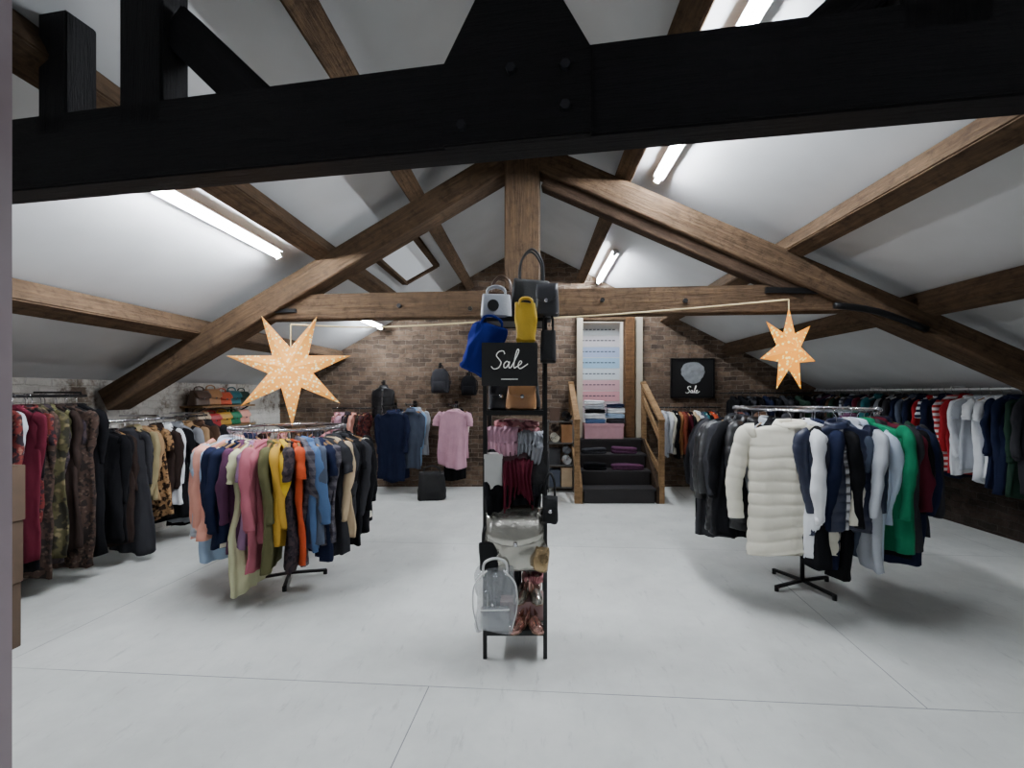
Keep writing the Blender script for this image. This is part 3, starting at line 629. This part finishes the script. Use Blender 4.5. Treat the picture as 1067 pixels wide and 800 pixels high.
# ------------------------------------------------------------------ tower shelf
TX0,TX1,TY0,TY1=-.315,.085,2.86,3.2; TZ=2.13
tw=thing('display_tower','narrow black metal display tower of sale bags in the room centre','shelf tower',((TX0+TX1)/2,(TY0+TY1)/2,0))
hw=(TX1-TX0)/2; hd=(TY1-TY0)/2
for sx in(-1,1):
    for sy in(-1,1): MB().box((sx*(hw-.0125),sy*(hd-.0125),TZ/2),(.025,.025,TZ)).build('leg',M_blackmetal,tw,bevel=.002)
SH=[.16,.56,1.04,1.53,TZ-.015]
for z in SH:
    mb=MB(); mb.box((0,0,z),(2*hw-.03,2*hd-.03,.016))
    mb.box((0,-hd+.0125,z),(2*hw-.05,.02,.03)); mb.box((0,hd-.0125,z),(2*hw-.05,.02,.03)); mb.build('shelf',M_blackmetal,tw)
for sx in(-1,1):
    for z in (.36,.8,1.28,1.8): MB().box((sx*(hw-.0125),0,z),(.012,2*hd-.05,.012)).build('side_rung',M_blackmetal,tw)
tc=((TX0+TX1)/2,(TY0+TY1)/2)
M_sign=plain('black sign board',(14,14,16),.5,namt=.1)
SY=2.76
sg=thing('sale_sign','black sale sign with white script on the central display tower','sign',(X_(531,SY),SY,Z_(402,SY)))
sb=MB().box((0,0,.13),(.335,.012,.26)).build('board',M_sign,sg,bevel=.003); sale_text(sb,0,-.008,.15,.066,.0032)
MB().box((0.0,-.0075,.04),(.1,.002,.004)).build('small_print_line',M_ltext,sb)
for s in(-1,1): MB().bar((s*.15,.006,.24),(s*.15,.11,.25),.012,.012).build('hanging_clip',M_blackmetal,sg)
sz=SH[4]+.008
handbag('handbag','tall black handbag with raised handles on top of display tower',.25,.25,.16,'black',(tc[0]+.1,tc[1]-.06,sz+.0),.15,.2,False,crumple=.018)
handbag('handbag','small charcoal flap bag at right on top of display tower',.14,.2,.08,'charcoal',(tc[0]+.2,tc[1]-.19,sz),-.2,.0,True)
t=handbag('handbag','small light grey bag with round dark disc on left of tower top',.19,.15,.1,'light grey',(tc[0]-.12,TY0+.04,sz),.1,.05,False)
MB().tube([(-.02,-.075,.07),(-.02,-.05,.07)],.035,18).build('round_disc',M_sign,t,smooth=False)
handbag('handbag','brown handbag at rear left on top of display tower',.2,.22,.1,'brown',(tc[0]-.1,tc[1]+.09,sz),-.1,.1,False,crumple=.015)
handbag('handbag','yellow handbag hanging at front of display tower above sale sign',.13,.24,.07,'yellow',(X_(548,2.8),2.8,Z_(357,2.8)),.05,.03,False,crumple=.018)
handbag('shoulder_bag','dark royal blue fabric shoulder bag hanging on left side of tower',.21,.31,.1,'royal blue',(X_(497,2.9),2.84,Z_(388,2.87)),.1,.05,False,False,tilt=.32,crumple=.035,mat=fabric('royal blue'))
handbag('handbag','black bag hanging at right of the sale sign on tower',.1,.2,.07,'black',(X_(571,2.83),2.83,Z_(378,2.83)),0,.12,False)
handbag('handbag','tan brown bag below the sale sign on upper tower shelf',.19,.2,.13,'tan',(X_(543,2.9),2.96,SH[3]+.01),.1,.05,True,crumple=.012)
handbag('handbag','charcoal handbag at left of tan bag on tower shelf',.17,.2,.12,'charcoal',(tc[0]-.1,tc[1],SH[3]+.01),.1,.05,True)
handbag('handbag','black handbag behind the sale sign at rear of upper tower shelf',.3,.34,.1,'black',(tc[0],tc[1]+.1,SH[3]+.01),0,.05,False,crumple=.02)
def folded(name,label,cat,w,d,h,col,loc,rz=0,layers=2,group=None):
    t=thing(name,label,cat,loc,rz,group); m=fabric(col)
    for k in range(layers):
        hh=h/layers; rr=[]; ph=random.uniform(0,6)
        for u,sx in ((0,.93),(.15,.99),(.5,1.0),(.85,.98),(1,.9)):
            ring=selr(w/2*sx,d/2*sx,k*hh+u*hh,24,.35)
            rr.append([v+Vector((.006*math.sin(7*v.y/d+ph),.006*math.sin(5*v.x/w+ph),.18*hh*math.sin(4*v.x/w+ph)*(1 if u>.2 else 0))) for v in ring])
        MB().loft(rr).crumple(.008,14,ph).build('fold_layer',m,t,smooth=True)
    return t
def drape(name,label,cat,col,x0,x1,yb,yf,z,hangl,amp=.02,nf=5):
    t=thing(name,label,cat,((x0+x1)/2,yf,z)); w=(x1-x0)/2; nx=31
    path=[(yb-yf,.02),((yb-yf)*.5,.05),(.02,.045),(-.02,.02),(-.032,-.04)]+[(-.034,-hangl*q) for q in(.3,.45,.6,.75,.88,1)]
    vs=[];fs=[];ph=random.uniform(0,6)
    for j,(y,zz) in enumerate(path):
        dep=j/(len(path)-1)
        for i in range(nx):
            u=i/(nx-1)*2-1
            f=amp*(.4+dep)*math.sin(nf*u*2+ph); hem=.3*hangl*math.sin(2.6*u+ph)*(j-4)/6 if j>4 else 0
            vs.append((u*w*(1-.15*dep),y-abs(f) if j>2 else y,zz+(abs(f)*.8 if j<=3 else hem)))
    for j in range(len(path)-1):
        for i in range(nx-1): fs.append([j*nx+i,j*nx+i+1,(j+1)*nx+i+1,(j+1)*nx+i])
    o=MB().add(vs,fs).crumple(.03,11,ph).build('cloth',fabric(col),t,smooth=True); md=o.modifiers.new('thick','SOLIDIFY'); md.thickness=.006
    return t
M_silver=plain('soft silver leather',(190,187,178),.24,.8,bump=.6,bscale=13,namt=.3)
M_gold=plain('pale gold leather',(180,154,116),.25,.75,bump=.7,bscale=20)
M_sg=plain('rose gold leather',(206,160,150),.2,.85,bump=.6,bscale=22,namt=.3)
M_maroon=plain('maroon leather',(74,20,36),.35,bump=.5,bscale=18)
s=SH[2]+.009
folded('folded_jumper','charcoal folded jumper at rear of middle tower shelf','jumper',.33,.14,.28,'charcoal',(tc[0]+.0,tc[1]+.09,s),0,3)
folded('folded_scarf','pink floral scarf on the charcoal jumper of the tower','scarf',.3,.16,.12,'floral pink',(tc[0]+.0,tc[1]+.08,s+.3),.1,3)
drape('pale_pink_top','pale pink top heaped at upper left of middle tower shelf','top','pink',X_(508,2.9),X_(540,2.9),TY0+.25,TY0+.06,s+.33,.1,.02)
drape('grey_scarf','grey scarf heaped at upper right of middle tower shelf','scarf','grey',X_(538,2.9),X_(568,2.9),TY0+.25,TY0+.05,s+.3,.1,.02)
handbag('handbag','maroon handbag behind the burgundy top on middle tower shelf',.24,.28,.1,'burgundy',(tc[0]+.01,TY0+.08,s),.1,.06,True,mat=M_maroon,crumple=.014)
drape('burgundy_top','burgundy top draped over the front of middle tower shelf','top','burgundy',X_(524,2.86),X_(556,2.86),TY0+.2,TY0,s+.13,.2,.026)
handbag('handbag','black handbag at right of the burgundy top on tower shelf',.14,.24,.1,'black',(tc[0]+.14,TY0+.04,s),-.1,.08,False,crumple=.015)
t=thing('white_box','white lidded box on left of middle tower shelf','box',(X_(514,2.88),2.9,s),.05); MB().box((0,0,.1),(.11,.11,.2)).build('carton',M_white,t,bevel=.004); MB().box((0,0,.21),(.116,.116,.03)).build('lid',M_white,t,bevel=.003)
s=SH[1]+.009
handbag('tote_bag','large silver grey tote with soft sides on second tower shelf',.38,.36,.2,'silver grey',(X_(536,2.9),TY0+.04,s+.0),.1,.09,True,mat=M_silver,crumple=.042)
handbag('handbag','black strappy handbag behind silver tote on tower shelf',.35,.44,.12,'black',(tc[0]-.0,tc[1]+.09,s),-.1,.01,False,crumple=.02)
handbag('clutch_bag','pale gold pouch at right of the silver tote on tower',.1,.13,.08,'tan',(tc[0]+.16,TY0-.03,s),-.1,0,False,mat=M_gold,crumple=.025)
handbag('clutch_bag','black pouch leaning at left of the silver tote on tower',.12,.17,.07,'black',(tc[0]-.16,TY0-.03,s),.2,.1,False,crumple=.015)
drape('black_scarf','black scarf draped over shelf edge above silver tote','scarf','black',X_(505,2.86),X_(566,2.86),TY0+.2,TY0,SH[2]+.012,.1,.03)
handbag('handbag','small black bag hanging at right side of tower beside silver tote',.1,.16,.06,'black',(X_(573,2.84),2.83,.86),0,.14,True,crumple=.012)
s=SH[0]+.009
def clear_mat():
    m,nt,b=newmat('clear plastic'); b.inputs['Base Color'].default_value=(.55,.57,.6,1); b.inputs['Roughness'].default_value=.08
    b.inputs['Alpha'].default_value=.4; b.inputs['IOR'].default_value=1.5; b.inputs['Metallic'].default_value=.4
    tc_=N(nt,'ShaderNodeTexCoord'); n2=N(nt,'ShaderNodeTexNoise',Scale=18.0,Detail=4.0); nt.links.new(tc_.outputs['Object'],n2.inputs['Vector'])
    bp=N(nt,'ShaderNodeBump',Strength=.8,Distance=.03); nt.links.new(n2.outputs['Fac'],bp.inputs['Height']); nt.links.new(bp.outputs['Normal'],b.inputs['Normal'])
    return m
M_clear=clear_mat()
t=handbag('clear_backpack','clear silvery plastic backpack with white straps hanging at lower left of tower',.24,.36,.13,'white',(X_(516,2.78),2.79,.23),.05,.07,False,mat=M_clear,crumple=.032,hmat=M_hwhite)
mb=MB(); mb.loft([selr(.08,.012,.04,24,.3,0,-.075),selr(.085,.02,.05,24,.3,0,-.078),selr(.085,.02,.15,24,.3,0,-.072),selr(.08,.012,.16,24,.3,0,-.07)]); fp=mb.build('front_pocket',M_clear,t,smooth=True)
MB().tube([(-.085,-.1,.155),(.085,-.1,.155)],.004,6).build('zip',M_hwhite,fp)
for sx in(-1,1): MB().tube(sm([(sx*.05,-.03,.36),(sx*.12,-.06,.29),(sx*.13,-.05,.15),(sx*.1,-.04,.01)],5),.008,6,flat=.6).build('shoulder_strap',M_hwhite,t,smooth=True)
def shoe(label,col,loc,rz,L=.22,mat=None):
    m=mat or plain('shoe '+col,COLS[col],.4); t=thing('shoe',label,'shoe',loc,rz,'shoes on the lower tower shelf')
    def wid(u): return .036*(.75+.35*math.sin(PI*(u*.9-.15)))*(1 if u<.85 else max(.25,(1-u)/.15)**.5)
    def base(u): return .045*max(0,1-u/.6)**1.3
    U=[i/14 for i in range(15)]
    rings=[]
    for u in U:
        w=max(wid(u),.012); z=base(u); x=(u-.5)*L
        rings.append([Vector((x,w,z)),Vector((x,-w,z)),Vector((x,-w,z+.008)),Vector((x,w,z+.008))])
    so=MB().loft(rings).build('sole',plain('shoe sole',(150,120,100),.6),t)
    rings=[]
    for i in range(9):
        u=.5+.5*i/8; w=max(wid(u),.01); z=base(u)+.006; x=(u-.5)*L; hh=.05*(1-(i/8)**2)**.5+.01
        rings.append([Vector((x,w*math.cos(a),z+hh*math.sin(a))) for a in [PI*j/10 for j in range(11)]])
    MB().loft(rings).build('toe_upper',m,t,smooth=True)
    vs=[];fs=[]
    path=[(.42,1),(.25,1),(.08,1),(0,.6),(0,-.6),(.08,-1),(.25,-1),(.42,-1)]
    for u,sg_ in path:
        w=wid(u)*sg_; z=base(u)+.006; vs+= [((u-.5)*L,w,z),((u-.5)*L,w*.9,z+.05)]
    for i in range(len(path)-1): fs.append([2*i,2*i+1,2*i+3,2*i+2])
    o=MB().add(vs,fs).build('heel_counter',m,t,smooth=True); o.modifiers.new('thick','SOLIDIFY').thickness=.004
    MB().bar(((-.46)*L,0,0),((-.44)*L,0,.046),.035,.025,(1,0,0)).build('heel',m,so)
    return t
pk=plain('pale pink card',(180,150,150),.7)
t=thing('shoe_box','pale pink shoe box at rear of bottom tower shelf','box',(tc[0]+.04,tc[1]+.06,s)); MB().box((0,0,.05),(.28,.18,.1)).build('carton',pk,t,bevel=.003); MB().box((0,0,.11),(.286,.186,.026)).build('lid',pk,t,bevel=.003)
shoe('rose gold shoe at front middle of bottom tower shelf, toe to viewer','rose gold',(tc[0]+.03,tc[1]-.11,s),-2.1,mat=M_sg)
shoe('rose gold shoe at front right corner of bottom tower shelf','rose gold',(tc[0]+.12,tc[1]-.1,s),-1.2,mat=M_sg)
shoe('silver shoe on the pink shoe box, left of its pair','silver grey',(tc[0]+.04,tc[1]+.02,s+.124),-1.9,mat=M_silver)
shoe('silver shoe on the pink shoe box, right of its pair','silver grey',(tc[0]+.13,tc[1]+.02,s+.124),-1.4,mat=M_silver)
handbag('clutch_bag','metallic pink pouch at rear right in the lower tower',.15,.2,.08,'pink',(tc[0]+.1,tc[1]+.12,s+.124),.2,.04,False,mat=M_sg,crumple=.035)
handbag('clutch_bag','small silver pouch left of the metallic pink pouch in lower tower',.13,.19,.08,'silver grey',(tc[0]-.04,tc[1]+.12,s+.124),-.2,.04,False,mat=M_silver,crumple=.035)
drape('pink_scarf','floral pink scarf hung above the shoes on lower tower','scarf','floral pink',X_(543,2.9),X_(567,2.9),TY0+.3,TY0+.1,SH[1]-.06,.06,.02)
drape('strap_bundle','dark bundle of straps hung at rear of the lower tower','straps','charcoal',X_(505,3.0),X_(545,3.0),TY0+.34,TY0+.3,SH[1]-.07,.3,.02)
# ------------------------------------------------------------------ stars and cord
def star_mat(name,hole,paper,s0,s1):
    m,nt,b=newmat(name)
    tc_=N(nt,'ShaderNodeTexCoord'); v=N(nt,'ShaderNodeTexVoronoi',Scale=30.0); nt.links.new(tc_.outputs['Object'],v.inputs['Vector'])
    colr=mixc(nt,ramp(nt,v.outputs['Distance'],.24,.34),lin(hole),lin(paper))
    ln=N(nt,'ShaderNodeVectorMath',operation='LENGTH'); nt.links.new(tc_.outputs['Object'],ln.inputs[0])
    mr=N(nt,'ShaderNodeMapRange'); mr.inputs['From Min'].default_value=0; mr.inputs['From Max'].default_value=.5; mr.inputs['To Min'].default_value=s0; mr.inputs['To Max'].default_value=s1; nt.links.new(ln.outputs['Value'],mr.inputs['Value'])
    nt.links.new(colr,b.inputs['Emission Color']); nt.links.new(mr.outputs[0],b.inputs['Emission Strength'])
    b.inputs['Base Color'].default_value=lin((110,78,40)); b.inputs['Roughness'].default_value=.8; b.inputs['Specular IOR Level'].default_value=.1
    return m
M_star=star_mat('lit cream paper star',(255,244,180),(222,150,66),3.0,1.0); M_star2=star_mat('lit golden paper star',(255,238,140),(220,138,38),2.8,1.2)
M_cord=plain('cream cord',(196,176,132),.6)
def star(label,c,R,rot,yaw,cordtop,mat,inner=.36):
    t=thing('star_lantern',label,'star lantern',c,yaw)
    vs=[];n=7
    for i in range(n):
        a=rot+2*PI*i/n; vs.append((R*math.cos(a),0,R*math.sin(a))); b=a+PI/n; vs.append((R*inner*math.cos(b),0,R*inner*math.sin(b)))
    vs+=[(0,-R*.24,0),(0,R*.24,0)]
    fs=[]
    for i in range(2*n):
        k=(i+1)%(2*n); fs+=[[i,k,2*n],[k,i,2*n+1]]
    MB().add(vs,fs).build('paper_star',mat,t)
    MB().tube([(0,0,R*.3),(0,0,cordtop-c[2])],.006,6).build('cord',M_cord,t)
SLc=(X_(303,4.2),4.2,Z_(384,4.2)); SRc=(X_(822,3.85),3.85,Z_(365,3.85))
def tieY(x): return 4.42-(x-XR)*math.tan(math.radians(5.3))-.16
star('large lit seven-pointed paper star above left round rack',SLc,.53,math.radians(117),.25,Z_(338,4.2),M_star)
star('smaller lit paper star turned sideways above the coat rack',SRc,.36,math.radians(90),math.radians(26),Z_(312,3.85),M_star2,.44)
pts=[(SLc[0],SLc[1],Z_(338,4.2))]
for px,py in ((380,341),(460,338),(540,333),(620,329),(700,323),(770,317)):
    x=X_(px,4.3); y=tieY(x); pts.append((X_(px,y),y-.01,Z_(py,y)))
pts.append((SRc[0],SRc[1],Z_(312,3.85)))
o=MB().tube(sm(pts,4),.008,6).build('hanging_cord',M_cord,smooth=True); tag(o,'cream cord strung along the tie beam between both stars','cord')

# ------------------------------------------------------------------ steps and doorway contents
M_step=plain('dark worn steps',(32,28,30),.6,nscale=6,namt=.4)
st=thing('wooden_steps','short flight of dark steps with pine handrails to the raised doorway','steps',(1.29,6.9,0))
SW=1.1
for k in range(4):
    y=.3*k; z=.22*(k+1); dp=.32 if k<3 else .37
    MB().box((0,y+dp/2,z-.02),(SW,dp,.04)).build('tread',M_step,st,bevel=.004)
    MB().box((0,y+.03,z-.13),(SW-.04,.02,.18)).build('riser',M_step,st)
for sx in(-1,1):
    x=sx*(SW/2+.025)
    mb=MB(); vs=[(0,0),(1.27,0),(1.27,.88),(.9,.88),(0,.25)]
    n=len(vs); mb.add([(x-.02,a,b) for a,b in vs]+[(x+.02,a,b) for a,b in vs],[list(range(n)),list(range(n,2*n))[::-1]]+[[i,(i+1)%n,n+(i+1)%n,n+i] for i in range(n)])
    mb.build('stringer',M_pine if sx<0 else M_beamd,st)
    xx=sx*(SW/2+.085)
    MB().box((xx,.04,.62),(.08,.08,1.24)).build('newel_post',M_pine,st,bevel=.004)
    MB().box((xx,1.15,.92),(.08,.08,1.84)).build('newel_post',M_pine,st,bevel=.004)
    MB().bar((xx,.0,1.24),(xx,1.2,1.84),.09,.05).build('handrail',M_pine,st)
    for q in(.45,.85): MB().bar((xx,.04,1.2*q-.1),(xx,1.15,1.8*q+.02),.03,.1).build('side_rail',M_pine,st)
pn=thing('notice_board','tall board of pale pastel bands with printed lines in the raised doorway','notice board',(1.18,8.37,DZ0))
MB().box((0,0,1.03),(.78,.02,2.06)).build('backing',M_white,pn)
bands=[(206,212,214),(214,210,214),(160,176,206),(150,184,210),(196,206,212),(202,160,166),(206,150,156),(196,180,184)]
for i,c in enumerate(bands):
    z=2.06-.14-.2*i
    cb=MB().box((0,-.013,z),(.76,.006,.186)).build('colour_band',plain('band %d'%i,c,.7,namt=.03),pn)
    mb=MB()
    for j in range(9): mb.box((-.29+.07*j,-.0185,z+.01),(.05,.005,.018))
    mb.build('printed_line',plain('print grey',(60,64,78),.7),cb)
ll=bpy.data.lights.new('lobby_fill','POINT'); ll.energy=26; ll.color=(1,.97,.92); ll.shadow_soft_size=.08  # added point light without a fixture, brightens the doorway recess
lo=bpy.data.objects.new('lobby_fill',ll); COL.objects.link(lo); lo.location=(1.25,8.6,3.0); tag(lo,'unseen point light added to brighten the raised doorway','lamp')
mp_=plain('pink card',(186,142,150),.7)
t=thing('storage_box','wide pale pink storage box on top landing of the steps','box',(1.2,7.98,DZ0+.0))
MB().box((0,0,.11),(.66,.3,.22)).build('carton',mp_,t,bevel=.004); MB().box((0,0,.235),(.68,.315,.05)).build('lid',mp_,t,bevel=.004)
def pile(x,y,z0,specs,w,d,where,grp):
    zz=z0
    for i,(c,h) in enumerate(specs):
        folded('folded_shirt','%s folded shirt, %s from the bottom of %s'%(c,ORD[i],where),'shirt',w,d,h,c,(x+random.uniform(-.02,.02),y,zz),random.uniform(-.12,.12),2,grp); zz+=h+.012
pile(1.06,7.97,DZ0+.262,(('denim blue',.07),('white',.08),('black',.06),('light grey',.07),('white',.06)),.34,.26,'left doorway pile','folded shirts on pink box')
pile(1.4,7.97,DZ0+.262,(('charcoal',.08),('pale blue',.07),('white',.08),('navy',.06)),.3,.26,'right doorway pile','folded shirts on pink box')
folded('folded_blanket','purple folded cloth on the third step','cloth',.4,.2,.1,'plum',(1.5,7.66,.662),.05,2)
folded('folded_blanket','dark folded cloth at left of the third step','cloth',.4,.2,.08,'charcoal',(1.0,7.66,.662),.05,2)
folded('folded_blanket','dark purple folded cloth on the second step','cloth',.5,.18,.08,'plum',(1.5,7.36,.442),.02,2)
folded('folded_blanket','black folded cloth at left of the second step','cloth',.36,.18,.1,'black',(.98,7.36,.442),.02,2)
fs_=thing('framed_sign','black framed sale sign with pale rounded emblem on the back brick wall','sign',(X_(721,YB),YB-.02,Z_(394,YB)))
fb=MB().box((0,0,0),(.72,.03,.66)).build('board',M_sign,fs_)
mb=MB()
for a in((-.37,0,.03,.7),(.37,0,.03,.7)): mb.box((a[0],-.005,a[1]),(a[2],.05,a[3]))
for z in(-.335,.335): mb.box((0,-.005,z),(.77,.05,.03))
mb.build('frame',M_blackmetal,fs_)
em=sm([(-.02,.28),(.1,.27),(.19,.2),(.21,.09),(.16,.0),(.12,-.06),(.02,-.1),(-.08,-.07),(-.15,.0),(-.2,.08),(-.19,.19),(-.12,.26)],4,True)
em=[(p.x+.006*math.sin(9*p.y*8),p.y) for p in em]
n_=len(em); mb=MB(); mb.add([(x,-.019,z) for x,z in em]+[(x,-.0155,z) for x,z in em],[list(range(n_)),list(range(n_,2*n_))[::-1]]+[[i,(i+1)%n_,n_+(i+1)%n_,n_+i] for i in range(n_)])
mb.build('emblem',plain('pale print',(140,144,148),.7,nscale=12,namt=.65),fb)
sale_text(fb,0,-.02,-.21,.075,.005)
su=thing('shelf_unit','small grey shelf unit of boxes by back wall left of the steps','shelf unit',(X_(584,7.8),7.85,0))
M_gm=plain('grey metal',(100,98,96),.4,.5)
for sx in(-1,1):
    for sy in(-1,1): MB().box((sx*.21,sy*.15,.6),(.02,.02,1.2)).build('post',M_gm,su)
LV=(.08,.45,.82,1.18)
for z in LV: MB().box((0,0,z),(.44,.32,.02)).build('shelf',M_gm,su)
bx=[('slate',.18,.26,0,-.1),('beige',.18,.3,0,.1),('charcoal',.18,.24,1,-.1),('tan',.18,.28,2,.1),('brown',.16,.2,3,-.1)]
for c,w,h,k,dx in bx:
    t=thing('storage_box','%s storage box at %s of %s shelf in the small shelf unit'%(c,'left' if dx<0 else 'right',('bottom','second','third','top')[k]),'box',(X_(584,7.8)+dx,7.82,LV[k]+.011),0,'boxes in the shelf unit')
    m=plain('card '+c,COLS[c],.7); MB().box((0,0,h/2),(w,.24,h)).build('carton',m,t,bevel=.003); MB().box((0,0,h+.0),(w+.008,.25,.04)).build('lid',m,t,bevel=.003)
def roll(label,col,loc,r,L=.26):
    m=fabric(col); pts=[]
    for i in range(46):
        a=i*.42; q=r*(.15+.85*i/45); pts.append((q*math.cos(a),q*math.sin(a)))
    vs=[(x,-L/2,z+r) for x,z in pts]+[(x,L/2,z+r) for x,z in pts]; n=len(pts)
    t=thing('rolled_blanket',label,'blanket',loc,0,'rolled blankets in the shelf unit')
    o=MB().add(vs,[[i,i+1,n+i+1,n+i] for i in range(n-1)]).build('roll',m,t,smooth=True); o.modifiers.new('thick','SOLIDIFY').thickness=.008
x0=X_(584,7.8)
roll('white rolled blanket at right of second shelf in small shelf unit','white',(x0+.1,7.82,LV[1]+.011),.085)
roll('grey rolled blanket on the white roll of the small shelf unit','grey',(x0+.1,7.82,LV[1]+.185),.075)
roll('cream rolled blanket at left of third shelf in small shelf unit','cream',(x0-.1,7.82,LV[2]+.011),.085)
roll('dark brown rolled blanket on the cream roll of the small shelf unit','dark brown',(x0-.1,7.82,LV[2]+.185),.07)
roll('charcoal rolled blanket at right of top shelf in small shelf unit','charcoal',(x0+.1,7.82,LV[3]+.011),.09)
# cardboard boxes stacked at the extreme left edge
M_card=plain('brown cardboard',(80,63,49),.85,nscale=8,namt=.25); M_tape=plain('brown tape',(98,80,58),.4)
zz=0
for i,(hh,wd) in enumerate(((.42,.26),(.4,.25),(.36,.23))):
    t=thing('cardboard_box','brown cardboard box, %s of the stack at the far left edge'%('bottom','middle','top')[i],'box',(X_(12+2*i,2.96)-wd/2,2.96,zz),.03*(i-1),'cardboard boxes at left edge')
    MB().box((0,0,hh/2),(wd,.12,hh)).build('carton',M_card,t,bevel=.004)
    MB().box((0,0,hh),(.05,.122,.004)).box((0,-.061,hh-.05),(.05,.002,.1)).build('tape',M_tape,t)
    zz+=hh+.003

# ------------------------------------------------------------------ world, camera
w=bpy.data.worlds.new('World'); scene.world=w; w.use_nodes=True
w.node_tree.nodes['Background'].inputs[0].default_value=(.5,.55,.65,1); w.node_tree.nodes['Background'].inputs[1].default_value=.05
cam=bpy.data.cameras.new('Camera'); co=bpy.data.objects.new('Camera',cam); COL.objects.link(co)
co.location=(0,0,H); co.rotation_euler=(PI/2,0,0)
cam.sensor_fit='HORIZONTAL'; cam.sensor_width=36; cam.lens=36*F/1067
cam.shift_x=(533.5-CX)/1067; cam.shift_y=(CY-400)/1067; cam.clip_start=.02
scene.camera=co
